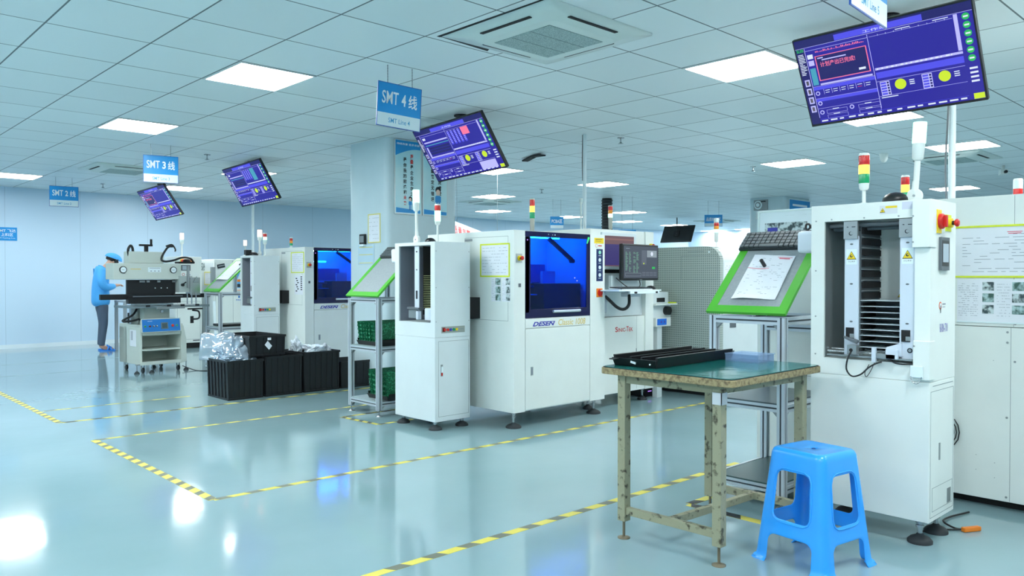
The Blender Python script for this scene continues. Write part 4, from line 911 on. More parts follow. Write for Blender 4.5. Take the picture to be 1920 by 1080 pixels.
t = printer('white machine with blue window half hidden behind the pillar', 4.985, 9.125, False, '')
tower(t, .10, .55, 1.632, 1.775, (LG, LA, LR), .020, .032, baseh=.01)
m = M(); m.cyl((5.03,10.70,0), (5.03,10.70,CEIL-.0005), .018, SIGNW, 16); 
tag(m.build('ceiling_pole'), 'white vertical pole passing behind the display between the SMT 3 sign and the pillar', 'pole')

# ---------------------------------------------------------------- inspection machine next to it
t = thing('inspection_machine', 'white inspection machine with red lettering and screens, right of the blue windowed machine', 'machine', (5.56, 4.82, 0)); L = .955; z0 = .125; z1 = 1.70
F = (V((0,0,0)), V((1,0,0)), V((0,0,1)), V((0,-1,0)))
m = M(); m.box((0,0,z0), (L-.13,.95,.862), WHITE); m.box((0,.03,.866), (L-.13,.95,1.285), WHITE2); m.box((0,.0,1.33), (L-.13,.95,z1), WHITE); m.box((0,.06,1.285), (L-.13,.95,1.33), BLACKM); m.box((L-.13,-.015,z0), (L,.95,z1), WHITE); m.box((0,-.01,1.27), (.25,.03,1.285), WHITE); m.build('housing', t, .002)
m = M(); m.slab(F, .14, 1.32, .66, 1.672, mat('bezel_white',(214,226,230),.3), .025); m.build('screen_bezel', t, .004)
m = M(); m.slab(F, .17, 1.35, .62, 1.64, glow('screen_brown',(122,92,100),.8), .001, .025); m.slab(F, .18, 1.36, .45, 1.56, glow('screen_indigo',(66,60,128),.8), .0006, .026); m.slab(F, .17, 1.60, .62, 1.615, glow('screen_rose',(150,110,108),.8), .0006, .026); m.build('screen', t)
stop_button(t, (V((0,-.015,0)), *F[1:]), L-.055, 1.56, .03)
m = M(); m.text(F, 'S', .365, .715, .405, .765, REDL, .001, .02); m.text(F, 'INIC-', .410, .715, .535, .752, REDL, .001, .015); m.text(F, 'T', .537, .715, .572, .765, REDL, .001, .02); m.text(F, 'EK', .575, .715, .64, .752, REDL, .001, .015); m.build('name_lettering', t)
m = M(); m.slab(F, .70, .14, .702, .86, SEAM, .0006); m.slab(F, .69, .5, .70, .54, SEAM, .001); m.build('panel_seams', t)
for fx, fy in ((.06,.08),(L-.06,.08),(.06,.88),(L-.06,.88)): foot(t, fx, fy, z0, .05)
tower(t, .80, .42, z1, 1.99, (GRN_ON, LA, LR), .024, .038, baseh=.12, base=mat('warm_grey',(176,178,168),.5))
tower(t, .86, .88, z1, 2.10, (CLR,), .02, .03, baseh=.02)
# swing arm and tray belong to it
m = M(); m.box((-.02,-.13,.995), (.02,-.0,1.03), GREYM); m.box((.015,-.16,.92), (.05,-.10,1.115), ALU); m.box((-.02,-.20,1.10), (.62,-.14,1.116), ALU); m.box((.30,-.24,1.06), (.44,-.12,1.10), ALU); m.build('swing_arm', t, .003)
m = M(); m.slab((V((-.02,0,0)),*F[1:]), 0, .975, .03, 1.02, BLACKM, .01); m.tube([(-.03,-.01,1.15),(-.02,-.06,1.14),(.04,-.16,1.06),(.12,-.22,.97),(.20,-.24,.95),(.27,-.24,.99),(.30,-.22,1.08)], .015, BLACKP, 12); m.build('cable_hose', t)
m = M(); m.box((-.10,-.42,1.118), (.53,-.14,1.13), SIGNW); m.box((.06,-.42,1.095), (.50,-.40,1.118), SIGNW); m.box((.12,-.425,1.098), (.16,-.419,1.115), BLACKP); m.box((.44,-.425,1.098), (.47,-.419,1.115), BLACKP); m.build('keyboard_tray', t, .005)
m = M(); m.cyl((.28,-.16,1.13), (.28,-.16,1.40), .016, SIGNW, 14); m.box((.12,-.15,1.13), (.52,-.12,1.26), SIGNW); m.tube([(.13,-.2,1.24),(.2,-.24,1.175),(.28,-.25,1.14)], .004, BLACKP, 6); m.tube([(.47,-.2,1.24),(.44,-.24,1.17),(.36,-.26,1.14)], .004, BLACKP, 6); m.build('monitor_post', t)
INSP = t
# monitor, keyboard, mouse standing on the tray
t = thing('computer_monitor', 'black framed computer monitor on the swing arm of the inspection machine', 'monitor', (5.985, 4.58, 1.385), R(4))
M().box((-.305,-.02,-.17), (.305,.02,.17), BLACKP).build('casing', t, .008)
F2 = (V((0,-.0205,0)), V((1,0,0)), V((0,0,1)), V((0,-1,0)))
GB = glow('monitor_grey', (82, 92, 108), .75); GL = glow('monitor_green', (120, 175, 150), .9); GW = glow('monitor_pale', (150, 165, 175), .9)
M().slab(F2, -.285, -.148, .285, .152, GB, .001).build('screen', t)
m = M(); rd = random.Random(7)
for k in range(20):
    for a in (-.26, -.20, -.13, -.08):
        if rd.random() < .8: m.slab(F2, a, .09-k*.0098, a+rd.uniform(.02,.045), .094-k*.0098, GL, .0004, .001)
m.slab(F2, -.25, .125, -.19, .129, GW, .0004, .001); m.slab(F2, .10, .05, .27, .115, GW, .0004, .001); m.disc(F2, .185, .083, .02, SW, .0004, .0014); m.slab(F2, .01, -.02, .09, .115, glow('monitor_mid',(104,114,130),.75), .0004, .001)
m.ring(F2, -.26, -.13, -.0, -.10, .002, GW, .0004, .001); m.slab(F2, .19, -.06, .24, -.04, SG, .0004, .001); m.disc(F2, .045, -.01, .008, SY, .0004, .0014)
for k in range(8): m.slab(F2, .02+(k % 4)*.064, -.105-(k//4)*.022, .075+(k % 4)*.064, -.09-(k//4)*.022, glow('monitor_mid',(104,114,130),.75), .0004, .001)
m.build('screen_graphics', t); M().slab(F2, -.02, -.164, .02, -.158, GREYM, .0006).build('brand_badge', t)
FK = (V((5.70,4.52,1.131)), V((1,0,0)), V((0,.998,.06)), V((0,-.06,.998)))
keyboard('silver and black keyboard on the swing tray of the inspection machine', FK, -.17, -.10, .28, .06, 5, 15, mat('silver_case',(196,206,210),.35), mat('key_dark',(48,54,58),.4), .024)
M_ = M(); M_.lathe((0,0,0), [(.03,0),(.034,.008),(.03,.022),(.018,.032),(.003,.036)], BLACKP, 20)
o = M_.build('computer_mouse'); o.scale = (1, 1.6, 1); at(o, 6.045, 4.49, 1.1305, 0); tag(o, 'black computer mouse on the swing tray right of the keyboard', 'mouse')
m = M(); m.cyl((6.50,5.72,1.705), (6.50,5.72,CEIL-.0005), .021, SIGNW, 16); m.tube([(6.484,5.735,2.3),(6.478,5.735,2.5),(6.484,5.735,2.8)], .004, BLACKP, 6, 1)
tag(m.build('ceiling_pole'), 'white pole with a dark cable from the ceiling to the inspection machine', 'pole')

# conveyor table behind it
t = thing('conveyor_table', 'narrow white conveyor table with blue display between the inspection machine and the perforated machine', 'machine', (6.60, 4.87, 0))
for a in ((.07,.0),(.07,.5)): M().box((a[0],a[1],0), (a[0]+.08,a[1]+.06,.74), WHITE2).build('leg', t)
m = M(); m.box((0,-.03,.955), (.385,.6,.97), WHITE); m.box((0,.03,.97), (.30,.55,1.09), WHITE2); m.box((.10,.027,.985), (.24,.031,1.03), BLACKM); m.box((0,.02,.74), (.33,.56,.955), WHITE2); m.build('table_frame', t, .004)
FCT = (V((0,.02,0)), *F[1:])
m = M(); m.slab(FCT, .02, .735, .28, .825, WHITE, .04); m.build('display_case', t, .003)
m = M(); m.slab((V((0,-.021,0)),*F[1:]), .04, .75, .20, .815, glow('panel_blue',(30,110,220),.8), .002)
for k in range(2): m.disc((V((0,-.023,0)),*F[1:]), .11+k*.055, .782, .013, NAVY, .001)
m.build('display', t); M().cyl((.24,.02,.895), (.24,-.03,.895), .045, BLACKP, 24).build('hand_wheel', t); M().box((.32,-.02,.971), (.38,.10,.983), LIME).build('yellow_sticker', t)
m = M(); m.box((0,0,0), (.30,.22,.15), BLACKP); m.slab((V((0,0,0)),*F[1:]), .04, .11, .13, .14, GREYM, .001)
m.slab((V((0,0,0)),*F[1:]), .06, .05, .12, .058, glow('violet_led',(170,120,255),2), .001)
m.slab((V((0,0,0)),*F[1:]), .14, .05, .22, .056, SIGNW, .001)
tag(at(m.build('electric_box', bevel=.004), 6.60, 4.98, .0), 'small black electric box on the floor under the conveyor table', 'box')

# perforated placement machine
PERF = bpy.data.materials.new('perforated_sheet'); PERF.use_nodes = True; nt = PERF.node_tree; b = nt.nodes['Principled BSDF']
tc = nt.nodes.new('ShaderNodeTexCoord'); sp = nt.nodes.new('ShaderNodeSeparateXYZ'); nt.links.new(tc.outputs['Object'], sp.inputs[0])
def mnode(op, a, bb=None):
    q = nt.nodes.new('ShaderNodeMath'); q.operation = op
    for i, v in enumerate((a, bb)):
        if v is None: continue
        if isinstance(v, (int, float)): q.inputs[i].default_value = v
        else: nt.links.new(v, q.inputs[i])
    return q.outputs[0]
K = 2*pi/.047
s1 = mnode('SINE', mnode('MULTIPLY', mnode('ADD', sp.outputs[1], sp.outputs[2]), K)); s2 = mnode('SINE', mnode('MULTIPLY', mnode('SUBTRACT', sp.outputs[1], sp.outputs[2]), K))
dt = mnode('GREATER_THAN', mnode('MULTIPLY', s1, s2), .28)
mx = nt.nodes.new('ShaderNodeMixRGB'); mx.inputs[1].default_value = lin((168, 180, 174)); mx.inputs[2].default_value = lin((120, 134, 130)); nt.links.new(dt, mx.inputs[0]); nt.links.new(mx.outputs[0], b.inputs['Base Color']); b.inputs['Roughness'].default_value = .45
t = thing('placement_machine', 'grey perforated machine with rounded top corner, behind the near green edged stand', 'machine', (7.05, 5.0, 0))
m = M(); y0, y1, zt, rr = -.63, .95, 1.565, .16
P = [(0, y1, .50), (0, y1, zt)] + [(0, y0+rr-rr*sin(a*pi/16), zt-rr+rr*cos(a*pi/16)) for a in range(9)] + [(0, y0, .50)]
m.prism(P, (.06,0,0), PERF); m.build('front_cover', t, fix=True)
m = M(); m.box((0,y0,.12), (.06,y1,.494), PERF); m.build('lower_cover', t)
Pb = [(.06, y1, .12), (.06, y1, zt-.012)] + [(.06, y0+.008+rr-rr*sin(a*pi/16), zt-.012-rr+rr*cos(a*pi/16)) for a in range(9)] + [(.06, y0+.008, .12)]
m = M(); m.prism(Pb, (.30,0,0), WHITE2); m.build('housing', t, fix=True)
m = M(); m.box((.36,y0+.12,.12), (2.2,y1,1.40), WHITE2); m.build('rear_housing', t, .01)
FM = (V((-.001,0,0)), V((0,-1,0)), V((0,0,1)), V((-1,0,0)))
m = M(); m.ring(FM, .16, 1.22, .60, 1.47, .003, SEAM, .0008); m.slab(FM, .24, 1.51, .44, 1.514, SEAM, .0008); m.slab(FM, .45, 1.34, .60, 1.343, SEAM, .0008); m.disc(FM, .50, 1.505, .015, SIGNW, .001, n=3); m.build('cover_marks', t)
SF = (V((.06,y0+.007,0)), V((1,0,0)), V((0,0,1)), V((0,-1,0)))
m = M(); m.slab(SF, .03, 1.05, .28, 1.40, PAPER, .001); doc(m, SF, .035, 1.06, .275, 1.39, 16, 21, off=.0011); m.build('notice_sheet', t)
m = M(); m.slab(SF, .05, .98, .28, .985, SEAM, .001); m.slab(SF, .14, .72, .26, .80, GREYP, .002); m.build('side_panel_marks', t)
m = M(); m.box((.1,y0+.15,0), (2.1,y1-.1,.12), BLACKM); m.build('plinth', t)
tower(t, .20, -.46, zt-.012, 1.865, (GRN2, LA, LR, CLR), .026, .035, pole_r=.006, baseh=.10)
m = M(); m.lathe((0,0,0), [(.10,0),(.10,CEIL-1.401-.001)], BLACKM, 28)
for k in range(24): m.lathe((0,0,.03+k*.057), [(.10,0),(.112,.01),(.112,.03),(.10,.04)], mat('duct_black',(34,42,44),.45), 28)
tag(at(m.build('flexible_duct'), 12.14, 10.09, 1.4), 'black corrugated duct hanging from the ceiling behind the inspection machine', 'duct')
m = M(); m.box((11.6,9.6,0), (13.2,10.6,1.4), WHITE2); tag(m.build('reflow_oven', bevel=.02), 'low white machine under the black duct, mostly hidden', 'machine')

# ---------------------------------------------------------------- background hanging things
t = thing('display', 'turned away black hanging screen seen from behind, above the perforated machine', 'display')
_n = V((cos(3.257)*cos(-.5), sin(3.257)*cos(-.5), .4794)); _r = V((-sin(3.257), cos(3.257), 0)); _u = _n.cross(_r)
MT = Matrix(((_r.x, -_n.x, _u.x, 17.39), (_r.y, -_n.y, _u.y, 12.06), (_r.z, -_n.z, _u.z, 2.383), (0,0,0,1))); t.matrix_world = MT
M().box((-.45,0,-.253), (.45,.035,.253), BLACKP).build('casing', t, .01)
m = M(); m.box((-.10,-.02,-.08), (.06,0,.08), BLACKM)
for z in (.0, -.06, .06): m.cyl((-.02,-.024,z), (-.02,-.02,z), .008, GREYP, 8)
_i = MT.inverted(); _p = MT @ V((-.02,-.01,.05)); m.tube([_p*0 + _i @ _p, _i @ V((_p.x, _p.y, CEIL-.0005))], .014, BLACKM, sub=1); m.build('ceiling_mount', t)
def small_sign(label, txt, x, y, z, W, H, facex=False, rz=0.0, chain=True):
    t = thing('hanging_sign', label, 'sign', (x, y, z), rz, None); F = (V((0,-.004,0)), V((1,0,0)), V((0,0,1)), V((0,-1,0)))
    M().box((-W/2,-.004,-H/2), (W/2,.004,H/2), SIGNB).build('board', t)
    M().slab(F, -W/2+.004, -H/2+.004, W/2-.004, -H/2+.28*H, SIGNW, .001).build('white_field', t)
    M().text(F, txt, -W*.40, -H*.05, W*.40, H*.28, LETTER, .002, .015).build('lettering', t)
    if chain: M().cyl((-W*.3,0,H/2), (-W*.3,0,CEIL-z-.0005), .003, GREYM, 6).cyl((W*.3,0,H/2), (W*.3,0,CEIL-z-.0005), .003, GREYM, 6).build('chain', t)
    return t
small_sign('small blue hanging sign left of the grey column of the middle stack light', 'PCBA区', 11.55, 10.9, 2.34, .28, .24, rz=R(-30))
small_sign('small blue hanging sign before the bright far wall, left of the far pillar', '品质检验区', 14.1, 8.9, 2.40, .36, .24, rz=R(-50))
small_sign('pale blue sign behind the inspection machine, left of the turned away screen', 'SMT', 12.1, 9.55, 2.02, .36, .28, rz=R(-30))
t = thing('lettered_board', 'white sloping board with red lettering behind the blue windowed machine', 'board', (6.98, 8.6, 1.98)); t.rotation_euler = (R(-24), R(14.5), 0)
M().box((-.02,-.01,-.13), (1.02,.01,.13), SIGNW).build('board', t); m = M()
for k, ch in enumerate('质量第一安全生产人人有责'): m.text((V((0,-.0105,0)),*F[1:]), ch, .02+k*.082, -.08, .085+k*.082, .06, mat('pink_red',(236,80,80),.5), .001, .01)
m.build('lettering', t)
t.location.z = 1.93; _mt = Matrix.Translation(t.location) @ t.rotation_euler.to_matrix().to_4x4(); _i = _mt.inverted()
for xx in (.1, .9): _p = _mt @ V((xx,0,.12)); M().tube([_i @ _p, _i @ V((_p.x, _p.y, CEIL-.0005))], .003, GREYM, 6, 1).build('wire', t)
# fittings on far pillar
F14 = (V((14.199,0,0)), V((0,-1,0)), V((0,0,1)), V((-1,0,0)))
t = thing('wall_fan', 'round wall fan high on the far pillar', 'fan', (14.2, 7.90, 2.66))
m = M(); Fp = (V((0,0,0)), V((0,-1,0)), V((0,0,1)), V((-1,0,0))); m.slab(Fp, -.14, -.10, .16, .10, GREYM, .02); m.build('bracket', t, .004)
m = M(); 
for q in (.085,.06,.035): m.disc(Fp, -.04, 0, q, SIGNW if q != .06 else GREYM, .012, .02+(.085-q)*.3)
m.tube([(-.04,-.03,.06),(-.05,-.1,.065),(-.05,-.13,.06)], .01, BLACKP, 8); m.build('fan_cage', t)
m = M(); m.slab(F14, -7.98, 2.38, -7.76, 2.54, WHITE2, .05); tag(m.build('wall_box', bevel=.006), 'pale box under the fan on the far pillar', 'box')
FPY = FY(7.399)
t = thing('wall_poster', 'blue topped poster at the top of the far pillar beside the near loader', 'poster', (14.8, 7.40, 2.5)); Fq = (V((0,-.001,0)), V((1,0,0)), V((0,0,1)), V((0,-1,0)))
M().slab(Fq, -.44, -.45, .44, .27, SIGNW, .01).build('sheet', t); M().slab(Fq, -.42, .06, .42, .25, SIGNB, .001, .01).build('blue_header', t); m = M(); doc(m, Fq, -.4, -.42, .4, .04, 5, 31, off=.0105); m.slab(Fq, -.3, .13, .3, .17, LETTER, .001, .011); m.build('print', t)

# posters on the near pillar
def poster(label, x0, x1, z0, z1, cols, fig, head):
    t = thing('wall_poster', label, 'poster', ((x0+x1)/2, 7.32, z0), 0); W = x1-x0; H = z1-z0; F = (V((-W/2,-.001,0)), V((1,0,0)), V((0,0,1)), V((0,-1,0)))
    M().slab(F, 0, 0, W, H, mat('poster_frame_silver',(196,206,208),.3,metal=.4), .012).build('frame', t, .002)
    M().slab(F, .012, .012, W-.012, H-.012, mat('poster_sky',(172,224,236),.25,noise=(2.2,(214,240,240),.35,.7)), .001, .012).build('sheet', t)
    F = (F[0]+V((0,-.013,0)), *F[1:]); m = M()
    n = 14; top = [F[0]+F[1]*.014+F[2]*(H-.014), F[0]+F[1]*(W-.014)+F[2]*(H-.014)]; arc = [F[0]+F[1]*(.014+(W-.028)*(1-k/n))+F[2]*(H-.10-.055*(1-sin(pi*(1-k/n)*.55))*1.6) for k in range(n+1)]
    m.prism(top + arc, (0,-.0008,0), SIGNB); m.build('blue_header', t, fix=True)
    M().prism([F[0]+F[1]*a+F[2]*b for a, b in ((.02,.02),(W-.02,.02),(W-.02,.055),(W*.6,.06),(.02,.075))], (0,-.0008,0), SIGNB).build('blue_footer', t, fix=True)
    m = M(); m.text((F[0]+V((0,-.001,0)),*F[1:]), head, .03, H-.065, W-.03, H-.04, LETTER, .001, .01); m.build('header_lettering', t)
    m = M()
    for (x, ztop, s, txt, redn) in cols:
        for k, ch in enumerate(txt): m.text(F, ch, x, ztop-z0-(k+1)*s, x+s*.72, ztop-z0-(k+1)*s+s*.78, REDL if k in redn else INKD, .001, .03)
    m.build('lettering', t)
    for (fx, fz, fs, cap) in fig:
        m = M(); sk = mat('poster_skin',(232,206,190),.6); m.disc(F, fx, fz+.30*fs, .11*fs, INKD, .0006, .0004); m.disc(F, fx, fz+.22*fs, .085*fs, sk, .0006, .001, ry=.10*fs); m.slab(F, fx-.08*fs, fz-.10*fs, fx+.08*fs, fz+.12*fs, SIGNB, .0006, .001)
        for s in (-1,1): m.slab(F, fx+s*.045*fs-.03*fs, fz-.36*fs, fx+s*.045*fs+.03*fs, fz-.09*fs, SIGNB, .0006, .001); m.slab(F, fx+s*.05*fs-.03*fs, fz-.39*fs, fx+s*.05*fs+.03*fs, fz-.36*fs, INKD, .0006, .001); m.slab(F, fx+s*.10*fs-.02*fs, fz-.10*fs, fx+s*.10*fs+.02*fs, fz+.10*fs, SIGNB, .0006, .001)
        if cap: m.slab(F, fx-.09*fs, fz+.30*fs, fx+.09*fs, fz+.42*fs, SIGNB, .0006, .002)
        m.build('printed_figure', t)
poster('tall pale blue poster with vertical red and black lettering, left of two on the pillar', 5.10, 5.475, 1.955, 2.80, [(.215, 2.655, .061, '质量是企业生存之本', (0,1)), (.12, 2.61, .061, '是你我的前途和未来', (7,8))], [(.215,.13,.19,False),(.285,.125,.19,True)], '持续改善 追求卓越')
poster('tall pale blue pillar poster half hidden by the line 4 display, right of two', 5.49, 5.86, 1.955, 2.83, [(.12, 2.72, .066, '产品质量稳定无错误', ()), (.225, 2.66, .066, '检验马马虎虎虎', ())], [(.225,.20,.36,False)], '精益生产 品质第一')
def wallthing(name, label, cat, y, z): return thing(name, label, cat, (5.01, y, z))
t = wallthing('wall_notice', 'yellow framed paper notice on the left face of the pillar', 'notice', 7.575, 1.80); F = (V((-.001,0,0)), V((0,-1,0)), V((0,0,1)), V((-1,0,0))); paper_sheet(t, F, -.125, -.165, .125, .165, 41, (), 'notice_sheet', 6, mat('pale_yellow_frame',(222,214,120),.5), .012)
t = wallthing('wall_thermometer', 'small dark digital thermometer on the left face of the pillar', 'thermometer', 7.79, 1.655); M().slab(F, -.055, -.03, .055, .085, BLACKP, .03).build('case', t, .004); M().slab(F, -.04, -.01, .04, .065, GREYM, .001, .03).build('display', t); M().slab(F, -.045, -.055, .045, -.03, SIGNW, .035).build('base', t, .003)
t = wallthing('wall_notice', 'clear document pocket with three strips under the thermometer on the pillar', 'notice', 7.745, 1.50); M().slab(F, -.165, -.11, .165, .12, mat('pocket_blue',(186,214,228),.2), .003).build('pocket', t); m = M()
for z in (.085, .0, -.095): m.slab(F, -.14, z, .14, z+.008, mat('pale_yellow_frame',(222,214,120),.5), .001, .003)
m.build('strips', t)
# ---------------------------------------------------------------- worn work table
CHIP = mat('chipped_beige_paint', (150, 150, 124), .5, noise=(30, (66, 62, 46), .56, .68), bump=.3, bscale=30)
RUST = mat('worn_metal', (120, 112, 92), .5, metal=.3)
EDGE = mat('worn_plywood_edge', (160, 146, 108), .6, noise=(55, (104, 88, 62), .42, .68), bump=.4, bscale=60)
TBX, TBY = 2.90, 1.74
t = thing('work_table', 'worn beige metal table with green mat top and wood edge, in the right foreground', 'table', (TBX, TBY, 0))
def roundrect(x0, y0, x1, y1, r, z):
    P = []
    for cx, cy, a0 in ((x0+r,y0+r,180),(x1-r,y0+r,270),(x1-r,y1-r,0),(x0+r,y1-r,90)): P += [(cx+r*cos(R(a0+k*18)), cy+r*sin(R(a0+k*18)), z) for k in range(6)]
    return P
M().prism(roundrect(0,0,.83,.72,.035,.786), (0,0,.030), EDGE).build('table_top', t, .003)
M().prism(roundrect(.004,.004,.826,.716,.04,.8165), (0,0,.0025), BLACKM).build('mat_backing', t)
M().prism(roundrect(.008,.008,.822,.712,.045,.8190), (0,0,.0025), MATG).build('green_mat', t)
LEGS = [(2.967,2.358),(2.979,1.847),(3.640,2.312),(3.652,1.815)]
for x, y in LEGS:
    x -= TBX; y -= TBY
    m = M(); m.prism([(x-.022,y-.022,.085),(x+.022,y-.022,.085),(x+.022,y-.018,.085),(x-.018,y-.018,.085),(x-.018,y+.022,.085),(x-.022,y+.022,.085)], (0,0,.70), CHIP); m.box((x-.018,y-.018,.085), (x+.022,y+.022,.785), CHIP); m.build('leg', t, .002)
    m = M(); m.cyl((x,y,.006), (x,y,.09), .0065, RUST, 10); m.lathe((x,y,0), [(.030,0),(.030,.004),(.010,.010)], RUST, 20); m.build('levelling_foot', t)
lx = [(x-TBX, y-TBY) for x, y in LEGS]
m = M()
for a, b in ((0,1),(2,3),(0,2),(1,3)):
    (xa, ya), (xb, yb) = lx[a], lx[b]; d = (V((xb,yb,0))-V((xa,ya,0))).normalized()*.024; c = (V((xa,ya,.765))+V((xb,yb,.765)))/2; L_ = (V((xb,yb,0))-V((xa,ya,0))).length - .048
    m.obox(c, (L_,.035,.04), CHIP, Matrix.Rotation(math.atan2(yb-ya, xb-xa),3,'Z'))
m.build('apron', t, .002)
m = M(); mids = []
for a, b in ((0,1),(2,3)):
    (xa, ya), (xb, yb) = lx[a], lx[b]; c = (V((xa,ya,.135))+V((xb,yb,.135)))/2; mids.append(c); L_ = (V((xb,yb,0))-V((xa,ya,0))).length - .046
    m.obox(c, (L_,.028,.036), CHIP, Matrix.Rotation(math.atan2(yb-ya, xb-xa),3,'Z'))
c = (mids[0]+mids[1])/2; dd = mids[1]-mids[0]; m.obox(c, (dd.length-.03,.028,.034), CHIP, Matrix.Rotation(math.atan2(dd.y, dd.x),3,'Z')); m.build('stretcher', t, .002)
x, y = lx[1]; M().box((x-.026,y-.026,.70), (x-.0225,y+.02,.752), mat('masking_label',(200,208,214),.5)).box((x-.026,y-.026,.70), (x+.02,y-.0225,.752), mat('masking_label',(200,208,214),.5)).build('taped_label', t)
# things on it
ZT = .8216
t = thing('feeder_tray', 'long black tray with raised ribs lying on the green table top', 'tray', (2.99, 2.19, ZT), R(1.5))
m = M(); A = [(0,0,0),(.0,.23,0),(-.03,.235,.018),(-.015,.24,.05),(-.015,-.01,.05),(-.03,-.005,.018)]
m.box((0,0,0), (.68,.24,.012), BLACKP)
m.prism([(0,0,.0),(0,.006,.0),(0,.004,.052),(0,-.012,.052)], (.68,0,0), BLACKP); m.prism([(0,.234,0),(0,.24,0),(0,.25,.052),(0,.236,.052)], (.68,0,0), BLACKP)
m.prism([(0,0,0),(0,.24,0),(-.018,.245,.04),(-.018,-.008,.04)], (.006,0,0), BLACKP); m.prism([(.68,0,0),(.68,.24,0),(.70,.245,.04),(.70,-.008,.04)], (.006,0,0), BLACKP)
m.build('tray_body', t, .002, fix=True)
m = M(); m.box((.01,.085,.012), (.67,.095,.047), BLACKP); m.box((.01,.15,.012), (.67,.158,.047), BLACKP); m.build('rib', t)
m = M(); m.box((-.05,.20,.032), (-.012,.235,.037), BLACKP); m.box((.70,.02,.030), (.73,.05,.035), BLACKP); m.cyl((-.022,.02,.02), (-.018,.02,.02), .004, SIGNW, 8); m.obox((-.014,.12,.022), (.003,.03,.01), SIGNW, Matrix.Rotation(.2,3,'X')); m.build('end_tab', t)
t = thing('clear_box', 'low clear plastic box on the far edge of the green table', 'box', (3.552, 1.985, ZT)); PC = sheer('clear_plastic', (226, 238, 252), .12, .20, (200, 222, 244))
m = M(); m.box((0,0,0), (.155,.185,.004), PC)
for a, b in (((0,0,.004),(.003,.185,.035)),((.152,0,.004),(.155,.185,.035)),((.003,0,.004),(.152,.003,.035)),((.003,.182,.004),(.152,.185,.035))): m.box(a, b, PC)
m.box((-.005,-.005,.035), (.16,.1855,.040), PC); m.build('box_body', t)
m = M(); m.box((0,0,0), (.12,.10,.006), mat('teal_plate',(60,110,128),.2)); m.box((.004,.004,.006), (.116,.096,.008), mat('pale_blue_plate',(150,186,216),.2)); tag(at(m.build('flat_plate'), 3.58, 2.335, ZT, R(-8)), 'small flat blue plate at the back corner of the green table, beyond the black tray', 'plate')

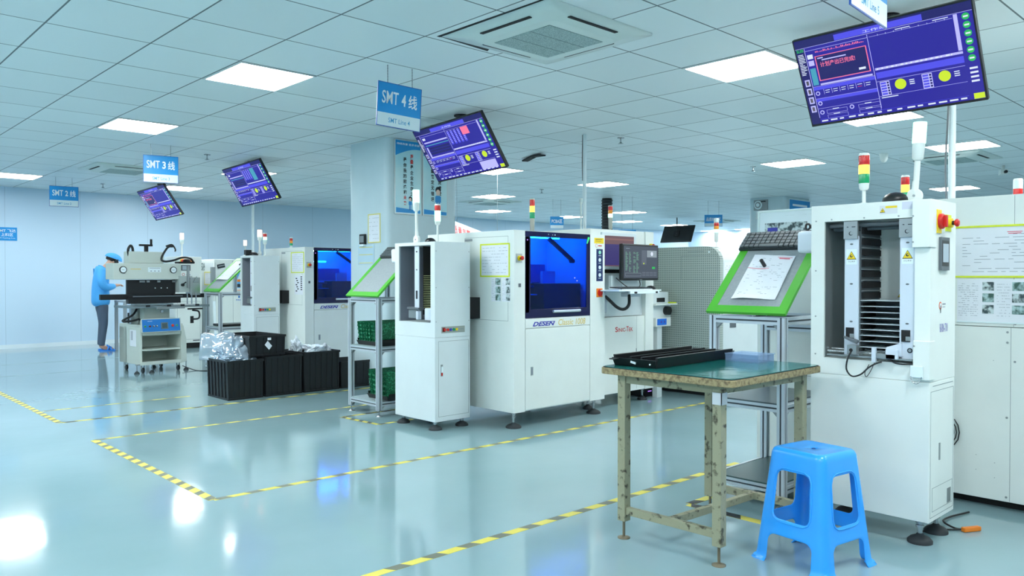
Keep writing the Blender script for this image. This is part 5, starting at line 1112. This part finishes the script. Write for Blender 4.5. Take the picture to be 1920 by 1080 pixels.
# ---------------------------------------------------------------- blue stool
def stool():
    BLU = mat('blue_plastic', (48, 160, 250), .2, spec=.55)
    H = .497; nU = 40; nV = 46; N = 4*nU
    def half(v): return .183 - .050*v + .014*max(0, (.05-v)/.05)**2
    def pos(u, v, rad=.036):
        """u in 0..4 around, v in 0..1 up; also the distance along the side from its middle"""
        h = half(v); k = int(u) % 4; f = u - int(u); rc = rad; q = rc*pi/2/2; Lh = (h-rc) + q; s = (f*2-1)*Lh
        if abs(s) <= h-rc: x, y = s, -h
        else:
            a = (abs(s)-(h-rc))/rc; x = (h-rc + rc*sin(a))*(1 if s > 0 else -1); y = -(h-rc) - rc*cos(a)
        c_, s_ = cos(k*pi/2), sin(k*pi/2)
        return V((x*c_-y*s_, x*s_+y*c_, v*H)), s
    def sd(s, z):
        def rbox(x, y, hx, hy, r):
            qx, qy = abs(x)-hx+r, abs(y)-hy+r
            return math.hypot(max(qx,0), max(qy,0)) + min(max(qx,qy),0) - r
        hw = .090 - .045*(z-.2)
        w = rbox(s, z-.300, hw, .105, .03)
        ar = rbox(s, z-.02, .112 - .02*z, .105, .035)
        return min(w, ar)
    vs = []; info = []
    for j in range(nV+1):
        v = j/nV*.955
        for i in range(N):
            p, s = pos(i*4/N, v); vs.append(p); info.append((s, v*H, i*4/N, v))
    faces = []
    for j in range(nV):
        for i in range(N):
            q = (j*N+i, j*N+(i+1) % N, (j+1)*N+(i+1) % N, (j+1)*N+i)
            u = (i+.5)*4/N; v = (j+.5)/nV*.955; _, s = pos(u, v)
            if sd(s, v*H) > 0: faces.append(q)
    used = set(k for f in faces for k in f)
    for k in used:
        s, z, u, v = info[k]; d = sd(s, z)
        if d < .009:                       # snap edge vertices to the outline, thicken the rim outward
            for _ in range(4):
                e = .0005; d = sd(s, z); gx = (sd(s+e, z)-sd(s-e, z))/(2*e); gz = (sd(s, z+e)-sd(s, z-e))/(2*e); g = gx*gx+gz*gz or 1
                if d < .0005 or abs(d) < .006: s -= gx*d/g; z -= gz*d/g
            if z < 0: z = 0
            v2 = z/H; h = half(v2); rc = .036; Lh = (h-rc)+rc*pi/4; kk = int(u) % 4; uu = kk + min(.999, max(0, (s/Lh+1)/2)); p, _ = pos(uu, v2); vs[k] = p
    m = M(); o0 = len(vs); top = [(.132,.972,.034),(.128,.988,.032),(.120,1.0,.030),(.106,1.0,.028),(.100,.994,.026),(.05,.992,.02),(.012,.992,.010)]
    base = list(vs); ring = [nV*N+i for i in range(N)]
    for h, zf, rc in top:
        new = []
        for i in range(N):
            u = i*4/N; k = int(u) % 4; f = u-int(u); L_ = (h-rc)+rc*pi/4; s = (f*2-1)*L_
            if abs(s) <= h-rc: x, y = s, -h
            else: a = (abs(s)-(h-rc))/rc; x = (h-rc+rc*sin(a))*(1 if s > 0 else -1); y = -(h-rc)-rc*cos(a)
            c_, s_ = cos(k*pi/2), sin(k*pi/2); base.append(V((x*c_-y*s_, x*s_+y*c_, zf*H))); new.append(len(base)-1)
        faces += [(ring[i], ring[(i+1) % N], new[(i+1) % N], new[i]) for i in range(N)]; ring = new
    m.add(base, faces, BLU, True); o = m.build('plastic_stool')
    b = bmesh.new(); b.from_mesh(o.data); bmesh.ops.delete(b, geom=[v for v in b.verts if not v.link_faces], context='VERTS'); bmesh.ops.remove_doubles(b, verts=b.verts, dist=.0008); bmesh.ops.recalc_face_normals(b, faces=b.faces); b.to_mesh(o.data); b.free()
    for p in o.data.polygons: p.use_smooth = True
    s = o.modifiers.new('thickness', 'SOLIDIFY'); s.thickness = .005; s.offset = -1; s.use_rim = True
    bv = o.modifiers.new('bevel', 'BEVEL'); bv.width = .0012; bv.segments = 1; bv.limit_method = 'ANGLE'
    return o
st = stool()
t = thing('plastic_stool', 'bright blue moulded plastic stool on the floor before the near loader', 'stool', (3.345, 1.600, 0.0), R(-9))
st.name = 'stool_body'; st.parent = t
BLU = MATS['blue_plastic']
for k in range(4):
    a = k*pi/2 + pi/4; d = V((cos(a), sin(a), 0)); m = M(); c = d*.234
    m.lathe(c, [(.004,.0),(.020,.001),(.024,.006),(.020,.013),(.010,.020),(.004,.022)], BLU, 18); m.build('foot_knob', t)
for k in range(4):                                              # raised rims round the windows
    c_, s_ = cos(k*pi/2), sin(k*pi/2); pts = []
    for i in range(33):
        a = 2*pi*i/32; cx, sz = cos(a), sin(a); n_ = 5; den = (abs(cx)**n_ + abs(sz)**n_)**(1/n_); z = .300 + .116*sz/den; hw = (.090-.045*(z-.2)) + .010; x = hw*cx/den; h = .183-.050*(z/.497) + .001
        pts.append(V((x*c_+h*s_, x*s_-h*c_, z)))
    M().tube(pts, .0032, BLU, 6, 1).build('window_rim', t)
for k in range(2):
    pass
M().cyl((0,0,.490), (0,0,.4942), .008, mat('stool_hole', (12, 70, 140), .5), 14).build('centre_hole', t)

# ---------------------------------------------------------------- black crates and bags
CR = mat('crate_black', (22, 25, 28), .42)
def crate(label, x, y, z, L, W, H, rz=0.0, ribs=6, tag_=False):
    t = thing('storage_crate', label, 'crate', (x, y, z), rz, 'black plastic storage crates'); w = .006; e = .012
    m = M(); m.box((e,e,0), (L-e,W-e,.008), CR)
    def wall(p0, p1, q0, q1, n):   # bottom edge p0-p1, top edge q0-q1, inward normal n
        m.prism([p0, p1, q1, q0], V(n)*w, CR)
    wall((e,e,.0),(L-e,e,.0),(0,0,H),(L,0,H),(0,1,0)); wall((e,W-e,0),(L-e,W-e,0),(0,W,H),(L,W,H),(0,-1,0))
    wall((e,e,0),(e,W-e,0),(0,0,H),(0,W,H),(1,0,0)); wall((L-e,e,0),(L-e,W-e,0),(L,0,H),(L,W,H),(-1,0,0))
    for a0, b0, a1, b1 in ((-.008,-.008,L+.008,.004),(-.008,W-.004,L+.008,W+.008),(-.008,.004,.004,W-.004),(L-.004,.004,L+.008,W-.004)): m.box((a0,b0,H-.022), (a1,b1,H), CR)
    for a0, b0, a1, b1 in ((.0,.0,L,.011),(.0,W-.011,L,W),(.0,.011,.011,W-.011)): m.box((a0,b0,.002), (a1,b1,.02), CR)
    for k in range(ribs+1):
        yy = e + (W-2*e)*k/ribs; m.prism([(e,yy-.012,.02),(e,yy+.012,.02),(0,yy+.012,H-.022),(0,yy-.012,H-.022)], (-.008,0,0), CR)
        xx = e + (L-2*e)*k/ribs; m.prism([(xx-.009,e,.02),(xx+.009,e,.02),(xx+.009,0,H-.022),(xx-.009,0,H-.022)], (0,-.006,0), CR)
    m.build('crate_shell', t, fix=True)
    if tag_:
        f = (V((0,-.011,0)), V((1,0,0)), V((0,0,1)), V((0,-1,0)))
        m = M(); c = f[0] + V((.20,-.002,.11)); m.prism([c+V((dx,0,dz)) for dx, dz in ((-.042,.008),(-.008,.048),(.042,-.008),(.008,-.048))], (0,-.001,0), PAPER); m.slab(f, .19, .165, .23, .19, PAPER, .001, .003); m.build('paper_label', t)
    return t
crate('black ribbed crate holding clear bags, leftmost on the floor', 3.345, 7.69, 0, .375, .50, .40)
crate('black crate on the floor under the right part of the stacked one, second from left', 3.745, 7.68, 0, .41, .50, .42)
crate('black crate filled with crumpled white bags, third from left on the floor', 4.185, 7.68, 0, .43, .50, .435)
crate('low black crate on the floor behind the stand with green circuit boards', 4.64, 7.68, 0, .60, .45, .30)
crate('black ribbed crate with a diamond shaped white label, stacked on top of the others', 3.60, 7.74, .4215, .40, .64, .215, R(2), 5, True)
BAG = sheer('clear_bag', (216, 232, 242), .22, .34, (214, 230, 244)); BAGW = mat('white_foil_bag', (218, 228, 236), .3, bump=.5, bscale=25)
def bag(label, x, y, z, sx, sy, sz, rz, seed, m_, ry=0.0):
    b = bmesh.new(); bmesh.ops.create_icosphere(b, subdivisions=4, radius=1); rd = random.Random(seed)
    from mathutils import noise
    off = V((rd.uniform(0,9), rd.uniform(0,9), rd.uniform(0,9)))
    for v in b.verts:
        c = v.co.copy(); n = noise.noise(c*1.7+off)*.55 + abs(noise.noise(c*3.3+off))*.5 - .15
        p = 2.3; l = (abs(c.x)**p+abs(c.y)**p+abs(c.z)**p)**(1/p); c = c/l*(1+n)
        v.co = V((c.x*sx, c.y*sy, max(c.z*sz, -sz*.85)))
    for f in b.faces: f.smooth = False
    me = bpy.data.meshes.new('plastic_bag'); b.to_mesh(me); b.free(); me.materials.append(m_); o = bpy.data.objects.new('plastic_bag', me); C.objects.link(o)
    o.location = (x, y, z); o.rotation_euler = (0, ry, rz); return tag(o, label, 'bag', 'crumpled bags in the black crates')
def film(label, x, y, z, w_, h_, rz, seed, lean=.3, tiltx=0.0):
    """bent sheet of clear bag with a pointed corner"""
    m = M(); N = 10; rd = random.Random(seed); from mathutils import noise; vs = []
    for j in range(N+1):
        for i in range(N+1):
            a, b_ = i/N-.5, j/N; d = .05*noise.noise(V((a*3+seed, b_*3, seed))) + lean*b_*b_*.3
            vs.append(V((a*w_*(1-.35*b_*(seed % 2)), d, b_*h_*(1+.25*noise.noise(V((a*2, seed, 3)))))))
    m.add(vs, [(j*(N+1)+i, j*(N+1)+i+1, (j+1)*(N+1)+i+1, (j+1)*(N+1)+i) for j in range(N) for i in range(N)], BAG, True)
    o = m.build('plastic_bag'); s = o.modifiers.new('thickness', 'SOLIDIFY'); s.thickness = .003
    o.location = (x, y, z); o.rotation_euler = (tiltx, 0, rz); return tag(o, label, 'bag', 'crumpled bags in the black crates')
bag('pale blue clear bag bulging from the leftmost crate, in front', 3.46, 7.84, .425, .085, .10, .055, .3, 2, BAG)
bag('clear bag lying at the back of the leftmost crate', 3.42, 8.06, .44, .06, .08, .07, -.2, 3, BAG)
film('tall pointed clear bag at the left of the leftmost crate', 3.40, 8.10, .38, .34, .27, R(-35), 2, .2)
film('clear bag with a pointed corner leaning against the stacked crate', 3.54, 7.87, .38, .22, .25, R(-8), 5, .1)
film('flat clear bag sticking up in the leftmost crate, right part', 3.60, 7.76, .38, .18, .16, R(10), 6, .3)
film('clear bag sheet standing in the middle of the leftmost crate', 3.44, 7.95, .38, .26, .20, R(-50), 9, .4)
bag('white foil bag at the left of the third crate', 4.27, 8.02, .45, .06, .06, .10, .5, 7, BAGW)
bag('large flat white foil bag across the middle of the third crate', 4.41, 7.88, .445, .10, .12, .05, .2, 8, BAGW)
bag('grey and white foil bag at the right of the third crate', 4.54, 7.86, .435, .05, .10, .06, -.2, 11, mat('grey_foil_bag', (150,160,168), .3, bump=.5, bscale=25, noise=(14,(225,232,238),.45,.6)))

# ---------------------------------------------------------------- tabletop stencil press
BG = mat('press_beige', (196, 206, 198), .45); STL = mat('press_table_steel', (128, 142, 146), .3, metal=.5)
t = thing('stencil_press', 'pale green grey stencil press with blue control panel on castors, left side', 'machine', (3.47, 10.62, 0), R(3.5))
F = (V((0,0,0)), V((1,0,0)), V((0,0,1)), V((0,-1,0))); FL_ = (V((0,0,0)), V((0,-1,0)), V((0,0,1)), V((-1,0,0)))
m = M(); m.box((0,.02,.11), (.03,.70,.59), BG); m.box((.0,.45,.11), (.56,.70,.60), BG); m.box((.03,.02,.11), (.53,.45,.135), BG); m.box((.03,.03,.285), (.53,.45,.305), BG); m.box((.03,.02,.485), (.53,.45,.60), BG); m.box((.0,.02,.59), (.56,.70,.625), BG)
m.prism([(.53,0,.10),(.60,0,.12),(.60,0,.42),(.56,0,.60),(.53,0,.60)], (0,.70,0), BG); m.box((0,0,.105), (.53,.02,.15), BG); m.build('cabinet', t, .004)
m = M(); m.prism([(.005,.0,.525),(.005,-.02,.53),(.005,.01,.705),(.005,.03,.705)], (.52,0,0), BG); m.build('control_console', t)
pn = V((0,-.985,.17)).normalized(); FPn = (V((.01,-.0205,.532)), V((1,0,0)), V((0,.17,.985)).normalized(), pn)
M().slab(FPn, .01, .005, .50, .165, mat('panel_blue_paint',(28,118,196),.35), .002).build('control_panel', t)
m = M()
for x, c, r_ in ((.045,LG,.012),(.105,BLACKP,.012),(.155,INKD,.011),(.195,INKD,.011),(.40,RED,.016),(.455,LG,.012)): m.disc(FPn, x, .075, r_*1.25, GREYM, .003, .002, n=16); m.disc(FPn, x, .075, r_, c, .008, .005, n=16)
for x in (.155,.195): m.disc(FPn, x, .078, .007, SIGNW, .002, .013, n=12)
m.disc(FPn, .105, .078, .006, LR, .002, .013, n=12); m.slab(FPn, .25, .035, .34, .12, mat('panel_screen_grey',(96,112,118),.3), .004, .002); m.slab(FPn, .262, .047, .328, .108, mat('panel_screen',(70,88,92),.2), .001, .006); m.slab(FPn, .08, .14, .14, .145, SIGNW, .0006, .002); m.build('panel_controls', t)
m = M(); m.slab(FL_, -.34, .34, -.14, .555, PAPER, .0015); m.slab(FL_, -.27, .42, -.25, .54, INK, .0006, .0016); m.slab(FL_, -.30, .42, -.285, .54, INK, .0006, .0016); m.build('taped_sheet', t)
m = M(); m.box((.11,.15,.625), (.44,.55,.86), BG); m.box((.0,.30,.625), (.10,.36,.88), STEEL); m.box((.03,.40,.63), (.11,.5,.77), BLACKM); m.build('column', t, .004)
m = M(); m.box((-.14,-.05,.845), (.90,.50,.875), STL); m.box((-.08,-.06,.88), (.40,.10,.90), STL); m.box((.18,-.075,.83), (.55,-.05,.855), GREYM); m.box((.60,-.06,.81), (.80,-.03,.83), BLACKM); m.cyl((.24,-.09,.80), (.24,-.06,.80), .018, STEEL, 14)
for x in (.05,.32,.5,.7): m.box((x,-.065,.86), (x+.05,-.045,.885), BLACKM)
m.build('print_table', t, .003)
m = M(); m.box((-.08,.22,.93), (.55,.26,1.21), BLACKP); m.box((-.10,.12,.90), (.58,.20,1.0), BLACKP); m.box((-.42,.17,.955), (-.02,.22,1.025), BLACKP); m.box((.5,.17,.965), (.93,.21,1.02), BLACKP); m.box((-.05,.10,.985), (.60,.13,1.0), GREYP)
for x in (.28,.36,.44): m.cyl((x,.215,1.10), (x,.22,1.10), .007, SIGNW, 10)
for x in (.07,.10,.16,.3,.5): m.box((x,.19,1.175), (x+.04,.215,1.2), GREYM)
m.build('stencil_frame', t, .003)
m = M(); m.box((-.27,.15,1.215), (.60,.42,1.425), BG); m.build('print_head', t, .008)
m = M(); FH = (V((0,.15,0)), *F[1:]); m.slab(FH, -.06, 1.345, .07, 1.355, GOLD, .0008); m.slab(FH, .16, 1.31, .33, 1.375, SIGNW, .001); m.slab(FH, .18, 1.36, .32, 1.366, INK, .0005, .001)
for k in range(3): m.disc(FH, .20+k*.05, 1.325, .008, INK, .0005, .001, n=8)
m.build('head_marks', t)
for x in (-.155, .49):
    m = M(); m.disc(FH, x, 1.34, .045, BLACKP, .018); m.disc(FH, x, 1.34, .036, SIGNW, .001, .018); m.slab(FH, x-.02, 1.337, x+.012, 1.341, INKD, .0006, .019)
    m.build('pressure_gauge', t)
m = M(); m.box((.56,.12,1.04), (.74,.34,1.26), mat('press_cast_grey',(172,184,182),.4)); m.box((.70,.10,1.0), (.84,.24,1.24), STEEL); m.box((.66,.09,1.1), (.69,.12,1.40), STEEL); m.cyl((.60,.09,1.14), (.60,.12,1.14), .02, BLACKM, 12); m.obox((.61,.085,1.16), (.07,.008,.014), BLACKM, Matrix.Rotation(-.6,3,'Y'))
for x in (.66,.72,.78): m.cyl((x,.10,.88), (x,.10,1.03), .009, STEEL, 10)
m.prism([(.74,.095,1.17),(.83,.095,1.17),(.785,.095,1.26)], (0,-.004,0), GREYM); m.build('side_bracket', t, .002)
m = M(); m.box((-.05,.22,1.427), (.40,.40,1.58), BG); m.build('top_housing', t, .006)
m = M(); m.cyl((.20,.30,1.58), (.20,.30,1.66), .026, BLACKM, 16); m.box((.11,.285,1.655), (.28,.315,1.68), BLACKM); m.cyl((.265,.30,1.68), (.265,.30,1.75), .015, BLACKM, 12); m.build('hand_crank', t, .003)
m = M(); m.tube([(-.0,.28,1.425),(-.035,.26,1.52),(-.05,.25,1.60),(-.02,.25,1.655),(.01,.26,1.62),(.02,.27,1.52),(.035,.28,1.427)], .016, BLACKP, 10)
m.tube([(.44,.25,1.66),(.50,.2,1.68),(.545,.2,1.62),(.54,.2,1.59)], .010, BLACKP, 8); m.tube([(.52,.22,1.66),(.44,.2,1.64),(.35,.18,1.50),(.38,.16,1.455),(.50,.15,1.47),(.62,.16,1.51),(.74,.18,1.50),(.80,.2,1.44)], .014, BLACKP, 10)
m.tube([(.0,.1,.84),(-.08,.04,.76),(-.22,.0,.69),(-.10,.0,.685),(.0,.02,.70),(.04,.05,.62),(.09,.06,.575+.02),(.16,.08,.62+.02)], .014, BLACKP, 10); m.build('hose', t)
m = M(); m.box((.58,.18,1.43), (.80,.30,1.455), BLACKM); m.lathe((.72,.24,1.455), [(.05,0),(.05,.02),(.03,.035)], BLACKM, 18); m.build('rail_motor', t)
m = M(); m.box((.66,.0,.625), (.70,.02,.72), BLACKP); m.tube([(.68,.0,.80),(.76,-.02,.78),(.76,-.02,.69),(.66,0,.68)], .012, BLACKP, 8); m.build('valve', t)
for x, y in ((.06,.08),(.52,.08),(.06,.62),(.52,.62)):
    m = M(); m.cyl((x-.012,y,.035), (x+.012,y,.035), .035, BLACKP, 20); m.box((x-.02,y-.012,.05), (x-.015,y+.02,.105), GREYM); m.box((x+.015,y-.012,.05), (x+.02,y+.02,.105), GREYM); m.box((x-.022,y-.025,.10), (x+.022,y+.025,.11), GREYM); m.build('castor', t)
for x, y in ((-.04,.02),(.15,.02),(.60,.02),(.42,.62)):
    m = M(); m.cyl((x,y,.02), (x,y,.12), .006, STEEL, 10); m.lathe((x,y,0), [(.034,0),(.032,.012),(.012,.035)], RUBBER, 18); m.box((x-.01,y-.01,.11), (x+.06 if x < 0 else x+.01, y+.03, .12), GREYM); m.build('levelling_foot', t)
m = M(); m.tube([(4.05,10.75,.05),(4.12,10.5,.006),(4.2,10.35,.005),(4.35,10.3,.006),(4.5,10.0,.006)], .006, BLACKP, 6); tag(m.build('floor_cable'), 'thin black cable on the floor right of the stencil press', 'cable')

# ---------------------------------------------------------------- far machines by the back wall
t = thing('loader_cabinet', 'white cabinet with red stop button behind the stencil press', 'machine', (5.12, 13.9, 0)); F = (V((0,0,0)), V((1,0,0)), V((0,0,1)), V((0,-1,0)))
M().box((0,0,.09), (.46,.5,1.60), WHITE).build('cabinet', t, .006); m = M(); m.box((.02,.02,0), (.44,.48,.09), BLACKM); m.build('plinth', t); stop_button(t, F, .12, 1.525, .05, None)
m = M(); m.cyl((.28,0,1.525), (.28,-.02,1.525), .03, ORANGE, 16); m.build('orange_button', t); M().slab(F, .10, 1.355, .26, 1.455, GREYP, .01).slab(F, .12, 1.37, .24, 1.44, mat('touch_screen_grey',(168,182,192),.2), .001, .01).build('touch_panel', t)
m = M(); m.disc(F, .14, 1.29, .025, REDL, .001); m.disc(F, .14, 1.29, .018, WHITE, .0006, .001); m.slab(F, .19, 1.28, .26, 1.29, INKB, .0006); m.slab(F, .10, 1.22, .32, 1.235, INKB, .0006); m.build('maker_logo', t)
m = M(); m.ring(F, .03, .15, .43, .82, .004, SEAM, .0008); m.slab(F, .30, .12, .42, .14, GREYP, .001); m.build('door_seam', t)
tower(t, .20, .22, 1.60, 2.02, (CLR, RED_ON, RED_ON), .034, .055, cap=False, baseh=.03, pole_r=.012)
t = thing('paste_printer', 'white paste printing machine with blue lettering near the back wall, behind the far stand', 'machine', (5.72, 13.7, 0))
M().box((0,0,.12), (1.5,1.0,1.56), WHITE).build('housing', t, .01); M().box((.03,.03,0), (1.47,.97,.12), BLACKM).build('plinth', t)
m = M(); m.slab(F, .02, .13, .024, 1.5, SEAM, .0008); m.slab(F, .33, 1.02, .335, 1.54, SEAM, .0008); m.ring(F, .34, .35, 1.4, .985, .004, SEAM, .0008); m.slab(F, .34, 1.0, 1.4, 1.01, ORANGE, .0008); m.build('panel_seams', t)
m = M(); m.obox((.12,-.012,1.44), (.13,.02,.07), INKD, Matrix.Rotation(-.2,3,'Y')); m.obox((.12,-.024,1.445), (.11,.01,.02), GREYM, Matrix.Rotation(-.2,3,'Y')); m.build('door_handle', t)
m = M(); m.slab(F, .36, 1.05, .78, 1.52, mat('poster_blue',(84,170,226),.4), .002); m.prism([V((.38,-.002,1.50)),V((.58,-.002,1.50)),V((.47,-.002,1.38))], (0,-.001,0), SIGNW); m.prism([V((.50,-.002,1.40)),V((.7,-.002,1.5)),V((.74,-.002,1.25)),V((.42,-.002,1.2))], (0,-.001,0), SIGNW); m.slab(F, .37, 1.06, .77, 1.12, INKD, .001, .002); m.slab(F, .40, 1.16, .52, 1.2, ORANGE, .001, .002); m.build('side_poster', t)
m = M(); m.text(F, 'TSE', .40, .865, .66, .935, mat('tse_blue',(20,110,190),.4), .001, .04); m.text(F, 'PASTA PRINTER', .40, .82, .78, .845, mat('tse_blue',(20,110,190),.4), .001, .03); m.build('name_lettering', t)
m = M(); FLx = (V((0,0,0)), V((0,-1,0)), V((0,0,1)), V((-1,0,0))); m.slab(FLx, -.50, .35, -.05, 1.5, WHITE2, .004); m.slab(FLx, -.55, 1.36, -.40, 1.5, PHOTO1, .001, .004); m.build('side_panel', t)
paper_sheet(t, (V((-.005,0,0)), *FLx[1:]), -.42, 1.10, -.08, 1.34, 51, (), 'notice_sheet', 5, mat('pale_yellow_frame',(222,214,120),.5), .02)
m = M(); m.box((-.06,-.06,.95), (.0,.02,1.42), GREYM); m.slab((V((-.06,-.06,0)),*F[1:]), .005, 1.10, .055, 1.18, INKD, .001); m.text((V((-.06,-.061,0)),*F[1:]), 'M', .01, 1.11, .05, 1.17, LETTER, .001, .04); m.build('end_plate', t)
m = M(); m.prism([(5.62,13.45,.0),(5.66,13.45,.0),(5.70,13.60,.82),(5.66,13.60,.82)], (0,.02,0), SIGNW); tag(m.build('leaning_panel'), 'thin white panel leaning upright before the paste printing machine', 'panel')
t = thing('workbench', 'grey bench with a square post behind the stencil press, beside the standing person', 'bench', (4.27, 13.85, 0))
M().box((0,0,.82), (.55,.5,.85), mat('bench_grey',(150,160,166),.4)).build('bench_top', t)
for x, y in ((0,0),(.50,0),(0,.45),(.50,.45)): M().box((x,y,0), (x+.045,y+.045,.82), mat('bench_grey',(150,160,166),.4)).build('leg', t)

# ---------------------------------------------------------------- standing person
def skin_mesh(name, verts, edges, root, m_, parent, sub=2):
    me = bpy.data.meshes.new(name); me.from_pydata([v[0] for v in verts], edges, []); o = bpy.data.objects.new(name, me); C.objects.link(o); o.parent = parent; me.materials.append(m_)
    o.modifiers.new('skin', 'SKIN'); me.skin_vertices or None
    if not me.skin_vertices:
        bm = bmesh.new(); bm.from_mesh(me); bm.verts.layers.skin.verify(); bm.to_mesh(me); bm.free()
    for i, v in enumerate(verts): r = v[1]; me.skin_vertices[0].data[i].radius = (r, r) if not isinstance(r, tuple) else r
    for i in range(len(verts)): me.skin_vertices[0].data[i].use_root = (i == root)
    o.modifiers['skin'].use_smooth_shade = True
    s = o.modifiers.new('subsurf', 'SUBSURF'); s.levels = sub; s.render_levels = sub
    dg = bpy.context.evaluated_depsgraph_get(); me2 = bpy.data.meshes.new_from_object(o.evaluated_get(dg)); o.modifiers.clear(); o.data = me2; me2.name = name
    for p in me2.polygons: p.use_smooth = True
    if not me2.materials: me2.materials.append(m_)
    return o
p = thing('person', 'person in a light blue work coat and cap, grey trousers and blue sandals, head bent', 'person', (4.13, 14.42, 0), R(-10))
SKIN = mat('skin', (206, 160, 136), .5); COAT = mat('coat_blue', (74, 168, 236), .7, bump=.4, bscale=9); TRO = mat('trouser_grey', (76, 92, 112), .8, bump=.4, bscale=12); SAN = mat('sandal_blue', (30, 128, 222), .5); HAIR = mat('hair_dark', (30, 26, 26), .7)
Vv = [((-.04,0,.86),.10), ((-.05,0,1.05),(.11,.09)), ((-.05,0,1.25),(.12,.09)), ((-.01,0,1.38),.06), ((.04,0,1.43),.045), ((.10,0,1.475),(.068,.07)), ((.14,0,1.525),(.082,.085)), ((.15,0,1.565),(.07,.072))]
Ee = [(0,1),(1,2),(2,3),(3,4),(4,5),(5,6),(6,7)]
def addv(co, r, fr=None):
    Vv.append((co, r)); 
    if fr is not None: Ee.append((fr, len(Vv)-1))
    return len(Vv)-1
for s in (-1, 1):
    a = addv((-.04, s*.15, 1.32), .05, 2); a = addv((-.04, s*.21, 1.10), .038, a); a = addv((.10, s*.15, 1.085), .03, a); a = addv((.185, s*.10, 1.105), .022, a); h = addv((.225, s*.085, 1.112), (.026,.016), a)
    for k in range(4):
        f = addv((.255, s*(.085 + (k-1.5)*.017), 1.112), .0075, h); f = addv((.28 - abs(k-1.3)*.004, s*(.083 + (k-1.5)*.018), 1.100), .007, f); addv((.288 - abs(k-1.3)*.005, s*(.083+(k-1.5)*.018), 1.083), .006, f)
    f = addv((.235, s*.055, 1.112), .009, h); addv((.258, s*.045, 1.10), .007, f)
    a = addv((-.03, s*.09, .80), .075, 0); a = addv((-.015, s*.095, .46), .050, a); a = addv((-.05, s*.10, .11), .033, a); a = addv((-.045, s*.10, .055), .034, a); a = addv((.05, s*.105, .040), (.034,.022), a); addv((.12, s*.11, .035), (.028,.014), a)
skin_mesh('body', Vv, Ee, 0, SKIN, p)
m = M()
for s in (-1, 1): m.lathe((.212, s*.032, 1.495), [(.002,0),(.011,.003),(.011,.006),(.002,.009)], INKD, 10, (.8,0,-.3)); m.lathe((.135, s*.080, 1.50), [(.004,0),(.018,.004),(.016,.012),(.004,.014)], SKIN, 10, (0,s,0))
m.prism([(.205,-.012,1.49),(.205,.012,1.49),(.210,0,1.51)], V((.022,0,-.035)), SKIN); m.obox((.168,0,1.448), (.01,.045,.008), mat('lip',(170,100,92),.5)); m.build('face_features', p)
cv = [((-.05,0,.72),(.165,.205)), ((-.05,0,.90),(.155,.20)), ((-.06,0,1.12),(.14,.185)), ((-.06,0,1.28),(.14,.185)), ((-.02,0,1.395),(.085,.11)), ((.0,0,1.425),(.06,.07))]; ce = [(0,1),(1,2),(2,3),(3,4),(4,5)]
for s in (-1, 1):
    cv.append(((-.06, s*.17, 1.325), .085)); ce.append((3, len(cv)-1)); cv.append(((-.05, s*.225, 1.12), .078)); ce.append((len(cv)-2, len(cv)-1)); cv.append(((.01, s*.215, 1.06), .072)); ce.append((len(cv)-2, len(cv)-1)); cv.append(((.09, s*.16, 1.08), .060)); ce.append((len(cv)-2, len(cv)-1)); cv.append(((.165, s*.115, 1.10), .042)); ce.append((len(cv)-2, len(cv)-1))
skin_mesh('coat', cv, ce, 0, COAT, p)
tv_ = [((-.04,0,.84),(.11,.15)), ((-.04,0,.76),(.10,.14))]; te = [(0,1)]
for s in (-1, 1):
    b0 = len(tv_)
    for co, r in (((-.03,s*.09,.68),.088), ((-.015,s*.095,.47),.068), ((-.035,s*.10,.28),.058), ((-.05,s*.10,.12),.052), ((-.05,s*.10,.085),.05)): tv_.append((co, r)); te.append((1 if len(tv_)-1 == b0 else len(tv_)-2, len(tv_)-1))
skin_mesh('trousers', tv_, te, 0, TRO, p)
def blob(name, c, s, m_, rot=(0,0,0), cut=None):
    b = bmesh.new(); bmesh.ops.create_uvsphere(b, u_segments=24, v_segments=16, radius=1)
    if cut is not None: bmesh.ops.delete(b, geom=[v for v in b.verts if v.co.z < cut], context='VERTS')
    me = bpy.data.meshes.new(name); b.to_mesh(me); b.free(); me.materials.append(m_)
    for q in me.polygons: q.use_smooth = True
    o = bpy.data.objects.new(name, me); C.objects.link(o); o.parent = p; o.location = c; o.scale = s; o.rotation_euler = rot; return o
blob('hair', (.125,0,1.54), (.10,.094,.085), HAIR, (0,.55,0), -.45)
blob('cap', (.145,0,1.555), (.140,.118,.095), COAT, (0,.38,0), -.12)
M().obox((.185,-.098,1.515), (.05,.02,.06), BLACKP).build('ear_piece', p, .006)
for s in (-1, 1):
    m = M(); m.prism([(-.085,s*.10-.038,0),(-.05,s*.10-.042,0),(.06,s*.105-.048,0),(.14,s*.11-.04,0),(.155,s*.11,0),(.14,s*.11+.04,0),(.06,s*.105+.046,0),(-.05,s*.10+.04,0),(-.085,s*.10+.034,0)], (0,0,.022), SAN)
    m.tube([(.03,s*.105-.045,.02),(.05,s*.105-.035,.06),(.055,s*.105,.076),(.05,s*.105+.035,.06),(.03,s*.105+.045,.02)], .014, SAN, 8); m.tube([(.09,s*.108-.045,.02),(.08,s*.108-.035,.048),(.085,s*.108,.06),(.08,s*.108+.035,.048),(.09,s*.108+.045,.02)], .014, SAN, 8); m.build('sandal', p)
